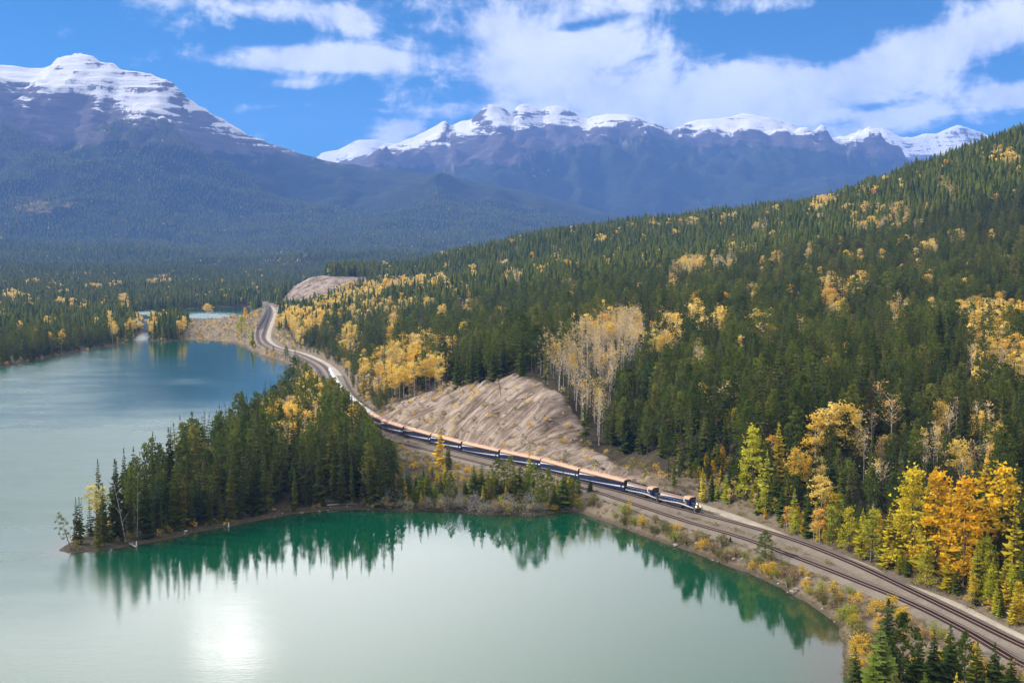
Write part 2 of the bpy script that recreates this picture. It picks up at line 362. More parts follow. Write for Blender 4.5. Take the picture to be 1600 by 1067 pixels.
def along(v):
    x = gg.n('ShaderNodeVectorMath', operation='DOT_PRODUCT'); gg.put(x.inputs[0], P); x.inputs[1].default_value = v; return x.outputs['Value']
cx_ = gg.n('ShaderNodeCombineXYZ'); gg.put(cx_.inputs[0], along((-.57*.42, .82*.42, 0))); gg.put(cx_.inputs[1], along((.82*.07, .57*.07, 0))); gg.put(cx_.inputs[2], along((0, 0, .07)))
rill = gg.noise(cx_.outputs[0], 1.0, 7, .70, .35)                # streaks washed straight down the bank
rill2 = gg.noise(gg.scale(P, (1.0, 1.0, .6)), .09, 5, .6)
cutc = gg.ramp(gg.m('ADD', gg.m('MULTIPLY', rill, .65), gg.m('MULTIPLY', rill2, .35)), [(.34, (.045, .030, .021)), (.43, (.115, .083, .063)), (.50, (.205, .155, .122)), (.59, (.33, .275, .23)), (.70, (.15, .098, .060))])
nd = gg.noise(P, 3.2, 4, .75); cutc = gg.mix(1.0, cutc, gg.ramp(nd, [(.32, (.62, .58, .55)), (.5, (1, 1, 1)), (.7, (1.3, 1.28, 1.25))]), 'MULTIPLY'); spec = gg.ss(nc, .60, .70); cutc = gg.mix(gg.m('MULTIPLY', spec, .5), cutc, (.10, .075, .05))
def fade(name, width=.25): return gg.ss(gg.m('ADD', gg.attr(name), gg.m('MULTIPLY', gg.m('SUBTRACT', na, .5), .9)), .5-width, .5+width)
c = gg.mix(fade('flat'), floor_, meadow); c = gg.mix(fade('verge'), c, verge); c = gg.mix(fade('cut', .18), c, cutc)
wet = gg.ss(gg.attr('shore'), .1, 1.5, 1, 0); c = gg.mix(gg.m('MULTIPLY', wet, .75), c, (.05, .038, .022))
gg.put(b.inputs['Base Color'], c); bump(gg, b, gg.m('ADD', gg.m('MULTIPLY', nc, .4), gg.m('MULTIPLY', rill, gg.m('MULTIPLY', gg.attr('cut'), 2.0))), .8)

def forest_material(name, snow=False):
    """a far forested mountainside: conifers too small to tell apart, rock and snow towards the top"""
    m, gg, b = mat(name); P = gg.n('ShaderNodeNewGeometry').outputs['Position']
    t = gg.noise(gg.scale(P, (1, 1, .35)), .055, 5, .8); w = gg.noise(P, .0016, 5, .6); yv = gg.noise(P, .020, 5, .75)
    f = gg.ramp(gg.m('ADD', gg.m('MULTIPLY', t, .55), gg.m('MULTIPLY', w, .45)), [(.30, (.007, .012, .006)), (.46, (.016, .024, .010)), (.60, (.029, .038, .014)), (.8, (.050, .055, .020))])
    f = gg.mix(gg.m('MULTIPLY', gg.ss(gg.m('ADD', yv, gg.m('MULTIPLY', gg.attr('gold'), .35)), .72, .80), .75), f, (.34, .22, .05))
    hgt_ = t
    if snow:
        r = gg.noise(gg.scale(P, (1, 1, 3.2)), .006, 7, .65, .4); r2 = gg.noise(gg.scale(P, (.25, .25, 2.2)), .02, 5, .7)
        rk = gg.ramp(gg.m('ADD', gg.m('MULTIPLY', r, .5), gg.m('MULTIPLY', r2, .5)), [(.3, (.040, .034, .036)), (.5, (.075, .064, .064)), (.7, (.14, .12, .115))])
        a = gg.attr('rock'); ra = gg.ss(gg.m('ADD', a, gg.m('MULTIPLY', gg.m('SUBTRACT', gg.noise(P, .004, 6, .65), .5), 1.3)), .42, .58)
        gl = gg.noise(gg.scale(P, (1, .18, .22)), .010, 6, .66, .6); f = gg.mix(gg.m('MULTIPLY', gg.ss(gl, .54, .66), gg.ss(a, .0, .5)), f, (.15, .125, .085)); f = gg.mix(ra, f, rk)
        st = gg.noise(gg.scale(P, (.30, .30, 2.6)), .010, 7, .72, .3); st2 = gg.noise(gg.scale(P, (1, .3, .35)), .011, 7, .72, .5)
        nz = gg.n('ShaderNodeSeparateXYZ'); gg.put(nz.inputs[0], gg.n('ShaderNodeNewGeometry').outputs['Normal'])
        sl_ = gg.m('MULTIPLY', gg.m('SUBTRACT', nz.outputs[2], .80), 1.5)
        sv = gg.m('ADD', gg.m('ADD', gg.attr('snow'), sl_), gg.m('ADD', gg.m('MULTIPLY', gg.m('SUBTRACT', st, .5), 1.7), gg.m('MULTIPLY', gg.m('SUBTRACT', st2, .5), 1.4)))
        f = gg.mix(gg.ss(sv, .40, .58), f, (.53, .53, .55))
        hgt_ = gg.m('ADD', t, gg.m('MULTIPLY', r2, 1.5))
    gg.put(b.inputs['Base Color'], f); b.inputs['Specular IOR Level'].default_value = .05
    bump(gg, b, hgt_, 14.0, .9); return m
m_far = forest_material('forested_valley'); m_mtn = forest_material('mountain_side', True)

# ------------------------------------------------------------------ setting: ground, lake, valley, mountains
me = mesh_np('ground', np.stack([GX, GY, GH], -1).reshape(-1, 3), grid_faces(len(gx), len(gy)), [mg], True)
for nme, arr in (('cut', CUT), ('flat', FLAT), ('verge', VERGE), ('shore', GDS)): fattr(me, nme, arr.ravel())
link('ground', me, kind='structure')

vx, vy = np.arange(-5200, 5201, 50.0), np.arange(500, 8201, 50.0)
VX, VY = np.meshgrid(vx, vy); VH = ground(VX, VY)[0]
inside = sstep(0, 90, np.minimum.reduce([VX-gx[0], gx[-1]-VX, VY-gy[0], gy[-1]-VY]))
gold_px = [(255,436,26,10,1),(30,425,12,6,1),(100,428,40,6,1),(170,428,30,6,.8),(20,455,20,12,1),(440,400,55,14,1),(600,392,60,5,1),(150,412,30,6,.7),(50,322,45,16,1),(90,318,60,10,.8),(190,345,40,8,.5),
  (840,270,55,20,.5),(560,392,40,6,.8),(300,405,40,8,.7),(280,430,20,8,.8)]
def gold_at(u, v):
    q = np.zeros_like(u)
    for cu, cv_, a, b_, w in gold_px: q = np.maximum(q, w*np.exp(-((u-cu)/a)**2-((v-cv_)/b_)**2))
    return q
uu, vv = project(VX, VY, VH)
me = mesh_np('valley_floor', np.stack([VX, VY, VH-inside*14], -1).reshape(-1, 3), grid_faces(len(vx), len(vy)), [m_far], True)
fattr(me, 'gold', gold_at(uu, vv).ravel()); link('valley_floor', me, kind='structure')
me = mesh_np('plain', [(-18500, -2400, -30), (18500, -2400, -30), (18500, 18500, -30), (-18500, 18500, -30)], np.array([[0, 1, 2, 3]]), [m_far]); link('plain', me, kind='structure')

def mountain(name, sky_px, Yr, xr, yr, step, base, power, snow_px, rock_px, rough, seed, rim=None, crag=1.0, bare=(), cap=.70):
    """a range whose skyline follows the photograph: front slope, ridge and back slope with gullies"""
    x, y = np.arange(xr[0], xr[1]+1, step), np.arange(yr[0], yr[1]+1, step); X, Y = np.meshgrid(x, y)
    P = A(sky_px, float); R = at_y(P[:, 0], P[:, 1], Yr); o = np.argsort(R[:, 0])
    yr_x = Yr + fbm(X, X*0, 2600, 3, seed)*rough*1.2
    zr = np.interp(X, R[o, 0], R[o, 2]); zr = CAM_H + (zr-CAM_H)*yr_x/Yr
    s = np.clip((Y-base[0])/(yr_x-base[0]), 0, None); front = np.where(s <= 1, base[1] + (zr-base[1])*np.clip(s, 0, 1)**power, 0)
    bs = np.clip((Y-yr_x)/2000, 0, None); z = np.where(s <= 1, front, zr - (zr-base[1])*np.clip(bs, 0, 1)**1.1*.9)
    hf = np.clip((z-base[1])/720, 0, 1); near_ridge = np.exp(-((Y-yr_x)/(.055*Yr))**2)
    gul = ridged(X, Y*.45, 1500, 5, seed+30, .5)-.5
    z = z + gul*rough*.58*hf*(1-near_ridge*.93)*crag + fbm(X*.55, Y, 620, 4, seed+50)*rough*.15*(.45+hf)*(1-near_ridge*.92) + fbm(X, Y, 140, 4, seed+70)*18*hf*crag*(1-near_ridge*.65) + (ridged(X, Y*.6, 420, 4, seed+90)-.4)*60*sstep(.4, 1.0, hf)*crag*(1-near_ridge*.88)
    if rim: z = z + rim(X, Y, z, hf)
    u, v = project(X, Y, z)
    sp = A([q[:2] for q in snow_px], float); vl = np.interp(u, sp[:, 0], sp[:, 1]); snow = np.clip(.5 + (vl-v)/snow_px[0][2], -.6, cap)
    for cu, cv_, a_, b_, w in bare: snow = snow - .85*w*np.exp(-((u-cu)/a_)**2-((v-cv_)/b_)**2)   # wind-blown rock bands
    rp = A(rock_px, float); vr = np.interp(u, rp[:, 0], rp[:, 1]); rock = np.clip(.5 + (vr-v)/50, 0, 1)
    me = mesh_np(name, np.stack([X, Y, z], -1).reshape(-1, 3), grid_faces(len(x), len(y)), [m_mtn], True)
    fattr(me, 'snow', snow.ravel()); fattr(me, 'rock', rock.ravel()); fattr(me, 'gold', gold_at(u, v).ravel())
    ob = link(name, me, kind='structure'); return ob, x, y, z
skyL = [(-400,210),(-250,160),(-120,125),(-40,106),(0,108),(20,112),(40,111),(62,100),(66,93),(80,88),(100,84.5),(118,83),(130,87),(150,95),(175,101),(190,110),(212,112),(240,118),(262,122),(280,132),(300,152),(318,163),(340,180),(362,192),(383,208),(405,217),(420,224),(445,233),
 (470,242),(500,251),(530,256),(560,261),(600,267),(650,273),(700,280),(750,286),(800,296),(850,306),(900,320),(950,333),(1000,346),(1060,362),(1150,385)]
def terraces(X, Y, z, hf):                                    # flat-lying beds: cliffs and ledges near the summit
    k = sstep(750, 1050, z); st = 70.0; q = z/st + fbm(X, Y, 900, 3, 91)*.35; fr = q-np.floor(q)
    return k*(sstep(.35, .65, fr)-fr)*st*.34
left = mountain('left_mountain', skyL, 8700.0, (-5600, 2200), (4100, 10600), 25, (4300, 46), 2.2,
   [(-300,190,60),(0,146),(60,150),(100,158),(150,160),(200,170),(255,182),(300,186),(350,204),(390,212),(430,215),(1200,240)],
   [(-300,300),(0,245),(100,230),(200,215),(300,235),(400,240),(500,246),(600,250),(1200,250)], 430, 100, terraces, .8, [(228,112,34,7,.5),(268,128,36,9,.55),(235,140,44,6,.45),(300,150,26,8,.5),(330,185,36,9,.4),(150,98,26,5,.5),(72,98,12,6,.5),(18,142,40,9,.5),(100,150,44,5,.3),(170,128,30,4,.25),(60,130,40,6,.3)], .84)
skyC = [(300,330),(420,290),(480,262),(520,255),(560,248),(600,238),(640,222),(670,210),(690,196),(697,191),(706,199),(720,193),(735,190),(747,179),(756,170),(768,164),(785,168),(800,178),(808,168),(818,164),(838,168),(845,174),(856,167),(872,166),(890,172),(905,182),(918,190),(932,184),(950,181),(980,182),
 (1000,187),(1020,193),(1038,204),(1052,208),(1066,198),(1082,192),(1110,190),(1140,186),(1160,181),(1185,184),(1205,189),(1228,196),(1255,204),(1290,213),(1330,224),(1365,238),(1400,254),(1450,280),(1520,320),(1620,350)]
mountain('central_range', skyC, 12300.0, (-3900, 6000), (7400, 14600), 34, (7600, 55), 1.95,
   [(300,225,34),(500,235),(560,236),(640,226),(700,216),(760,204),(800,196),(850,196),(900,194),(930,200),(1000,196),(1040,204),(1060,206),(1100,212),(1160,206),(1200,203),(1250,208),(1330,222),(1600,240)],
   [(300,260),(600,262),(700,258),(800,250),(900,226),(1000,212),(1100,226),(1200,226),(1400,246),(1600,260)], 580, 200, None, 1.0, [(850,176,8,10,.4),(748,186,10,12,.5),(815,180,18,6,.5),(890,178,20,8,.5),(970,190,40,5,.4),(1110,206,40,5,.4),(1030,200,20,5,.4),(700,205,10,8,.4)])
skyB = [(380,300),(460,262),(496,246),(500,240),(512,237),(524,236),(540,229),(556,220),(568,219),(585,220),(600,226),(615,228),(640,223),(670,222),(700,225),(760,230),(860,240),(1000,250),(1150,245),(1230,232),(1270,222),(1300,219),(1318,214),(1336,211),(1346,203),(1356,200),(1376,199),(1384,204),(1402,212),(1420,212),
 (1440,208),(1458,206),(1475,200),(1492,195),(1506,199),(1524,206),(1545,212),(1580,218),(1650,232),(1760,250)]
mountain('far_snow_range', skyB, 15800.0, (-4700, 8900), (12300, 17900), 50, (12600, 80), 1.7,
   [(300,262,26),(520,250),(600,246),(700,250),(1200,240),(1300,232),(1350,240),(1400,244),(1500,244),(1560,240),(1700,250)],
   [(300,300),(1700,300)], 460, 300)

# ------------------------------------------------------------------ lake
mw, gg, b = mat('lake_water')
P = gg.n('ShaderNodeNewGeometry').outputs['Position']
sh, rf, tl = gg.attr('shallow'), gg.attr('ruffle'), gg.attr('teal')
body = gg.mix(tl, (.0018, .040, .0185), (.0020, .046, .029))
body = gg.mix(sh, body, (.030, .026, .011))
gg.put(b.inputs['Base Color'], body)
b.inputs['IOR'].default_value = 1.333; b.inputs['Specular IOR Level'].default_value = .5
big = gg.noise(gg.scale(P, (.02, .05, .02)), 1.0, 4, .6)
ruf = gg.m('MULTIPLY', rf, gg.ss(big, .25, .70, .8, 1.08)); rip = gg.m('MULTIPLY', gg.attr('ripple'), gg.ss(big, .30, .62, .6, 1.12))
gg.put(b.inputs['Roughness'], gg.m('ADD', gg.m('MULTIPLY', ruf, .38), .030))
wv = gg.m('ADD', gg.noise(gg.scale(P, (.5, .9, 1)), 1.1, 4, .6), gg.m('MULTIPLY', gg.noise(gg.scale(P, (.09, .2, 1)), 1.0, 3), 1.2))
bn = gg.n('ShaderNodeBump'); gg.put(bn.inputs['Height'], wv); bn.inputs['Distance'].default_value = .10
gg.put(bn.inputs['Strength'], gg.m('ADD', gg.m('MULTIPLY', rip, .85), .03)); gg.put(b.inputs['Normal'], bn.outputs[0])
wx = axis([(-1700,-500,14),(-500,-220,7),(-220,180,3.5),(180,400,20)]); wy = axis([(-100,200,20),(200,480,3.5),(480,1000,7),(1000,2600,14)])
WX, WY = np.meshgrid(wx, wy)
_, wds, _, _ = ground(WX, WY); wu, wv_ = project(WX, WY, WX*0)
shal = np.clip(np.exp(wds/3.2), 0, 1)*.85; shal = np.maximum(shal, .8*np.exp(-((wu-1310)/70)**2-((wv_-1030)/110)**2)*(wv_ > 900))
lakeside = sstep(640, 560, wv_)                              # the open lake beyond the point is wind-ruffled and bluer
outer = np.where((wv_ < 760) & (wu < 470), 1.0, 0.0)
left_ = sstep(470, 330, wu); behind = (wv_ < np.interp(wu, [0, 95, 300, 455, 480], [860, 858, 742, 634, 590])) & (wu < 480)
bayl = .62*sstep(340, 50, wu)*sstep(1120, 860, wv_)
ruff = np.where(behind, np.maximum(.80*sstep(590, 690, wv_)*sstep(900, 800, wv_), bayl), bayl)
ripl = np.where(behind, .30, .06*sstep(680, 380, wu)+.03+.2*sstep(300, 80, wu))
for cu, cv2, a, b2, w in [(292,596,52,7,.34),(140,604,30,4,.6),(330,600,50,8,.2),(95,640,80,8,.55),(60,648,90,6,.5),(20,629,22,4,.7),(130,628,50,5,.4),(220,528,16,8,.9),(325,494,60,6,.95),(432,578,46,22,.28),(395,565,40,9,.2),(225,489,34,4,.9)]:
    ruff = np.maximum(ruff, w*np.exp(-((wu-cu)/a)**2-((wv_-cv2)/b2)**2))
ripl = np.maximum(ripl, (.24)*np.exp(-((wu-350)/110)**2-((wv_-965)/90)**2)*(~behind))
me = mesh_np('lake', np.stack([WX, WY, WX*0], -1).reshape(-1, 3), grid_faces(len(wx), len(wy)), [mw], True)
fattr(me, 'shallow', shal.ravel()); fattr(me, 'ruffle', np.clip(ruff, 0, 1).ravel()); fattr(me, 'ripple', ripl.ravel()); fattr(me, 'teal', sstep(800, 640, wv_).ravel())
link('lake', me, kind='structure')

# ------------------------------------------------------------------ haze
mh = bpy.data.materials.new('haze'); mh.use_nodes = True; nt = mh.node_tree; nt.nodes.remove(nt.nodes['Principled BSDF'])
pv = nt.nodes.new('ShaderNodeVolumePrincipled'); nt.links.new(pv.outputs[0], nt.nodes['Material Output'].inputs['Volume'])
pv.inputs['Color'].default_value = (.17, .37, 1.0, 1); pv.inputs['Density'].default_value = 4.9e-5; pv.inputs['Anisotropy'].default_value = .0
hb = MB(); hb.box(-19000, 19000, -2500, 19000, -32, 2250); hz = link('haze', hb.mesh('haze', [mh]), kind='stuff')

# ------------------------------------------------------------------ vegetation: materials
def leaf_mat(name, stops, trans=.25, tint_obj=True):
    m = bpy.data.materials.new(name); m.use_nodes = True; nt = m.node_tree; gg = G(nt); nt.nodes.remove(nt.nodes['Principled BSDF'])
    oi = gg.n('ShaderNodeObjectInfo'); c = gg.ramp(oi.outputs['Random'], stops)
    tcn = gg.n('ShaderNodeTexCoord').outputs['Object']
    k = gg.noise(tcn, 9.0, 3, .6); c = gg.mix(1.0, c, gg.ramp(k, [(.3, (.62, .66, .62)), (.5, (1, 1, 1)), (.72, (1.5, 1.42, 1.2))]), 'MULTIPLY')
    c = gg.mix(1.0, c, oi.outputs['Color'], 'MULTIPLY')
    d = gg.n('ShaderNodeBsdfDiffuse'); t = gg.n('ShaderNodeBsdfTranslucent'); mx = gg.n('ShaderNodeMixShader')
    gg.put(d.inputs[0], c); gg.put(t.inputs[0], c); mx.inputs[0].default_value = trans
    gg.put(mx.inputs[1], d.outputs[0]); gg.put(mx.inputs[2], t.outputs[0]); gg.put(nt.nodes['Material Output'].inputs[0], mx.outputs[0]); return m
m_needle = leaf_mat('conifer_needles', [(0, (.036, .058, .014)), (.2, (.060, .086, .017)), (.5, (.090, .118, .021)), (.75, (.120, .140, .024)), (.9, (.150, .145, .030)), (1, (.046, .078, .030))], .45)
m_red = leaf_mat('dead_needles', [(0, (.12, .045, .022)), (.5, (.16, .06, .03)), (1, (.10, .06, .04))])
m_gold = leaf_mat('golden_leaves', [(0, (.58, .38, .06)), (.3, (.68, .49, .11)), (.55, (.70, .54, .20)), (.78, (.62, .36, .06)), (.9, (.54, .47, .16)), (1, (.62, .47, .28))], .4)
m_pale = leaf_mat('thin_pale_leaves', [(0, (.60, .42, .16)), (.4, (.55, .42, .22)), (.7, (.50, .36, .20)), (1, (.62, .46, .10))], .35)
m_larch = leaf_mat('larch_needles', [(0, (.58, .36, .022)), (.3, (.64, .40, .025)), (.55, (.52, .37, .03)), (.8, (.46, .36, .04)), (1, (.68, .43, .03))], .35)
m_shrub = leaf_mat('shrub_leaves', [(0, (1, .92, .9)), (.5, (.85, .9, .8)), (1, (1.15, 1.05, 1))], .35)
def bark_mat(name, c1, c2, sc=3.0):
    m, gg, b = mat(name); t = gg.noise(gg.scale(gg.n('ShaderNodeTexCoord').outputs['Object'], (1, 1, .4)), sc*20, 4, .7)
    gg.put(b.inputs['Base Color'], gg.ramp(t, [(.38, c1), (.6, c2)])); return m
m_bark = bark_mat('conifer_bark', (.045, .034, .026), (.12, .095, .075)); m_white = bark_mat('pale_aspen_bark', (.16, .14, .12), (.62, .57, .50))
m_twig = bark_mat('grey_twigs', (.14, .12, .105), (.34, .31, .28))

# ------------------------------------------------------------------ vegetation: shapes, all one unit tall
def trunk_mesh(r, bark, top=.97, bend=0.0, seed=0, limbs=0, l0=.4, n=6, name='trunk'):
    q = random.Random(seed); mb = MB(); zs = [0, .04, .3, .6, top]; ph = q.uniform(0, 6.28)
    path = [(bend*z*z*math.cos(ph)+.006*q.uniform(-1, 1)*z, bend*z*z*math.sin(ph)+.006*q.uniform(-1, 1)*z, z) for z in zs]
    mb.tube(path, [r*1.35, r, r*.78, r*.48, r*.10], n)
    for i in range(limbs):
        z = l0+(top-.12-l0)*i/max(limbs-1, 1); a = i*2.4+q.uniform(-.4, .4); L = q.uniform(.10, .17)*(1.15-z*.6)
        x, y = np.interp(z, zs, [p[0] for p in path]), np.interp(z, zs, [p[1] for p in path])
        mb.tube([(x, y, z), (x+L*.5*math.cos(a), y+L*.5*math.sin(a), z+L*.55), (x+L*math.cos(a), y+L*math.sin(a), z+L*1.25)], [r*.36, r*.24, r*.06], 4, caps=False)
    return mb.mesh(name, [bark])
def spruce_crown(seed, levels=27, nb=8, R=.115, t0=.07, power=.85, droop=.42, dens=1.0, side=True, m=None, up_tip=.25, irregular=.25, zj=.009):
    q = random.Random(seed); V = []; Fc = []
    def tri(a, b, c):
        n = len(V); V.extend((a, b, c)); Fc.append((n, n+1, n+2))
    lean = q.uniform(0, 6.28)
    for i in range(levels):
        f = i/(levels-1); t = t0+(.985-t0)*f**.94; prof = (1-f)**power*(1-.35*math.exp(-f*9)) + .012
        blotch = 1+irregular*math.sin(i*1.7+seed)*q.uniform(.3, 1)
        k = max(4, int(nb*(1-.45*f)+.5))
        for j in range(k):
            if q.random() > dens*(.80+.2*f): continue
            a = (j+q.uniform(-.35, .35))*6.283/k+i*1.9; L = max(R*prof*blotch*q.uniform(.62, 1.22), .010)
            dr = (-droop*(1-f*1.5)+up_tip*f)*q.uniform(.7, 1.3); ca, sa = math.cos(a), math.sin(a)
            z0 = t+q.uniform(-zj, zj); w = L*q.uniform(.30, .44)+.004
            mid = (ca*L*.52, sa*L*.52, z0+dr*L*.42+.06*L); tip = (ca*L, sa*L, z0+dr*L)
            lf = (mid[0]-sa*w, mid[1]+ca*w, mid[2]-.20*L-.004); rt = (mid[0]+sa*w, mid[1]-ca*w, mid[2]-.20*L-.004)
            root = (0, 0, z0+.004)
            tri(root, lf, mid); tri(root, mid, rt); tri(lf, tip, mid); tri(mid, tip, rt)
            if side:
                hang = (ca*L*.62, sa*L*.62, mid[2]-.42*L-.006); tri(root, hang, tip)
    for s in range(3):                                        # leader
        a = s*2.1; tri((0, 0, 1.0), (.010*math.cos(a), .010*math.sin(a), .935), (.010*math.cos(a+2.1), .010*math.sin(a+2.1), .935))
    return mesh_np('crown', V, np.array(Fc), [m or m_needle])
def pine_crown(seed, R=.14, t0=.30, n=52, leaf=26, m=None, top=1.0, flat=1.0, size=.030):
    """rounded, tufted crown of a pine"""
    q = random.Random(seed); V = []; Fc = []
    for i in range(n):
        f = (i+.5)/n; t = t0+(top-t0)*f; prof = (math.sin(math.pi*min(1, f*.80+.16)))**.75*(1-f**5*.75)*flat
        a = i*2.39996+q.uniform(-.5, .5); r = R*prof*q.uniform(.35, 1.08); c = (r*math.cos(a), r*math.sin(a), t+q.uniform(-.02, .02)); s = (.030+.022*prof)*q.uniform(.75, 1.25)
        for k in range(leaf):
            d = np.array([q.gauss(0, 1), q.gauss(0, 1), q.gauss(0, .62)]); d = d/max(np.linalg.norm(d), .1)*s*q.uniform(.35, 1.0); p = np.array(c)+d
            e1 = np.array([q.gauss(0, 1), q.gauss(0, 1), q.gauss(0, 1)]); e1 /= np.linalg.norm(e1); e2 = np.cross(e1, d/np.linalg.norm(d)); nn = len(V)
            V.extend((tuple(p), tuple(p+e1*size), tuple(p+e1*size*.45+e2*size*.8))); Fc.append((nn, nn+1, nn+2))
    return mesh_np('crown', V, np.array(Fc), [m or m_needle])
def leafy_crown(seed, R=.17, t0=.38, n=34, leaf=36, size=.021, m=None, spread=1.0, shape='egg', cl=.055):
    q = random.Random(seed); V = []; Fc = []
    for i in range(n):
        f = q.random()**.85; t = t0+(.97-t0)*f
        prof = {'egg': math.sin(math.pi*min(.98, .14+.82*f))**.7, 'column': (1-f**4*.7)*.8, 'cone': (1-f)**.75+.10, 'dome': math.sqrt(max(0, 1-(f*.98)**2))}[shape]
        a = i*2.39996+q.uniform(-.6, .6); r = R*prof*math.sqrt(q.uniform(.12, 1.0)); c = np.array((r*math.cos(a), r*math.sin(a), t)); s = cl*q.uniform(.6, 1.35)
        for k in range(int(leaf*q.uniform(.6, 1.3))):
            d = np.array([q.gauss(0, 1), q.gauss(0, 1), q.gauss(0, .8)])*s*.55; p = c+d
            e1 = np.array([q.gauss(0, 1), q.gauss(0, 1), q.gauss(0, 1)]); e1 /= np.linalg.norm(e1); e2 = np.cross(e1, [q.gauss(0, 1), q.gauss(0, 1), q.gauss(0, 1)]); e2 /= max(np.linalg.norm(e2), .1)
            nn = len(V); z = size*q.uniform(.7, 1.4); V.extend((tuple(p-e1*z*.6), tuple(p+e1*z*.6), tuple(p+e2*z))); Fc.append((nn, nn+1, nn+2))
    V = np.array(V); V[:, 2] = np.maximum(V[:, 2], .004)
    return mesh_np('crown', V, np.array(Fc), [m or m_gold])
def twigs_mesh(seed, n=46, R=.42, thick=.012, m=None, name='branches'):
    q = random.Random(seed); mb = MB()
    for i in range(n):
        a = q.uniform(0, 6.28); e = q.uniform(.12, 1.0); L = q.uniform(.55, 1.0); x, y = R*e*math.cos(a)*L, R*e*math.sin(a)*L
        b = q.uniform(-.1, .1); mb.tube([(x*.1, y*.1, 0), (x*.55+b*.3, y*.55-b*.3, L*.55), (x, y, L*math.sqrt(max(.08, 1-.55*e*e)))], [thick, thick*.75, thick*.25], 3, caps=False)
        for k in range(2):
            f = q.uniform(.4, .8); p = (x*f, y*f, L*.8*f); mb.tube([p, (p[0]+q.uniform(-.16, .16), p[1]+q.uniform(-.16, .16), p[2]+q.uniform(.06, .22))], [thick*.6, thick*.2], 3, caps=False)
    return mb.mesh(name, [m or m_twig])

def merged(name, *ms):
    """one mesh out of a trunk and a crown, for the uncountable far trees"""
    V = []; Fc = []; mi = []; mats_ = []; b = 0
    for m in ms:
        v = np.empty(len(m.vertices)*3, np.float32); m.vertices.foreach_get('co', v); V.append(v.reshape(-1, 3))
        for p in m.polygons: Fc.append(tuple(b+i for i in p.vertices)); mi.append(len(mats_))
        mats_.append(m.materials[0]); b += len(v)//3
    return mesh_np(name, np.vstack(V), Fc, mats_, False, mi)
T_con = trunk_mesh(.0105, m_bark, .98); T_pine = trunk_mesh(.011, m_bark, .95, .02, 3, 6, .34)
T_asp = [trunk_mesh(.0095, m_white, .90, .03*i, i, 7, .40) for i in range(3)]
T_bare = [trunk_mesh(.0085, m_white, .97, .05*i, 11+i, 13, .42) for i in range(3)]
T_snag = trunk_mesh(.011, m_twig, .98, .05, 5, 5, .3)
# crowns as large as they show near the camera
SPR = [spruce_crown(1), spruce_crown(2, 30, 8, .098, .05, .8, .5), spruce_crown(3, 24, 8, .130, .04, .92, .36), spruce_crown(4, 28, 7, .105, .14, .72, .48, .86, irregular=.5),
       spruce_crown(5, 26, 9, .150, .02, 1.0, .25), spruce_crown(6, 28, 6, .085, .20, .6, .5, .74, irregular=.6)]
PIN = [pine_crown(11), pine_crown(12, .125, .38), pine_crown(13, .155, .22, 58)]
BSH = [pine_crown(16, .27, .04, 74, 26, size=.034), pine_crown(17, .23, .05, 70, 26, size=.032)]     # young pines furnished to the ground
LON = pine_crown(14, .20, .34, 24, 22)                        # the thin windblown tree at the point
ASP = [leafy_crown(21), leafy_crown(22, .19, .42, 32, 36), leafy_crown(23, .14, .33, 34, 34)]
BAR = [leafy_crown(31, .075, .58, 20, 10, .016, m_pale), leafy_crown(32, .065, .64, 18, 9, .016, m_pale), leafy_crown(33, .09, .54, 20, 9, .016, m_pale)]
LAR = [spruce_crown(41, 36, 6, .150, .08, .80, .10, .80, True, m_larch, .3, .35, .022), spruce_crown(42, 38, 6, .125, .05, .75, .12, .76, True, m_larch, .3, .4, .022), leafy_crown(43, .155, .12, 58, 30, .021, m_larch, 1, 'cone', .05)]
SHR = [leafy_crown(51, .52, .10, 24, 26, .062, m_shrub, 1, 'dome', .22), leafy_crown(52, .42, .10, 22, 26, .058, m_shrub, 1, 'dome', .20), leafy_crown(53, .66, .10, 28, 24, .066, m_shrub, 1, 'dome', .22)]
TWG = [leafy_crown(61+i, .50+.08*i, .06, 30, 22, .040, m_twig, 1, 'dome', .26) for i in range(3)]
STM = twigs_mesh(71, 12, .38, .016, m_bark, 'stem')
# plainer ones for the mass of the forest
def low_conifer(seed, R, lv, m=None, k=6):
    q = random.Random(seed); V = []; Fc = []
    for i in range(lv):
        f = i/lv; z0 = .08+.84*f; z1 = min(1.0, z0+1.75/lv); r = R*((1-f)**.85)*q.uniform(.8, 1.15)+.006; b = len(V); V.append((0, 0, z1))
        for j in range(k):
            a = j*6.283/k+i+q.uniform(-.3, .3); rr = r*q.uniform(.55, 1.25); V.append((rr*math.cos(a), rr*math.sin(a), z0-q.uniform(0, .035)))
        for j in range(k): Fc.append((b, b+1+j, b+1+(j+1) % k))
    return mesh_np('crown', V, np.array(Fc), [m or m_needle])
MID = [merged('tree', T_con, spruce_crown(101+i, 17, 6, .112+.012*(i % 3), .08, .82, .42, .9, True)) for i in range(4)] + \
      [merged('tree', T_pine, pine_crown(111+i, .13, .36, 26, 12, size=.045)) for i in range(2)]
LOW = [low_conifer(121, .13, 5), low_conifer(122, .15, 5), low_conifer(123, .11, 6), low_conifer(124, .16, 4)]
REDT = [merged('tree', T_con, spruce_crown(131, 14, 6, .11, .1, .8, .4, .8, True, m_red))]
VLOW = [low_conifer(141, .17, 3, None, 4), low_conifer(142, .20, 2, None, 5)]
ASPM = [merged('tree', T_asp[i], leafy_crown(151+i, .17, .40, 22, 14, .036, m_gold, cl=.06)) for i in range(2)]
BARM = [merged('tree', T_bare[i], leafy_crown(161+i, .075, .62, 12, 7, .024, m_pale)) for i in range(2)]
ASPL = [leafy_crown(171+i, .24, .25, 8, 9, .11, m_gold, cl=.10) for i in range(2)]
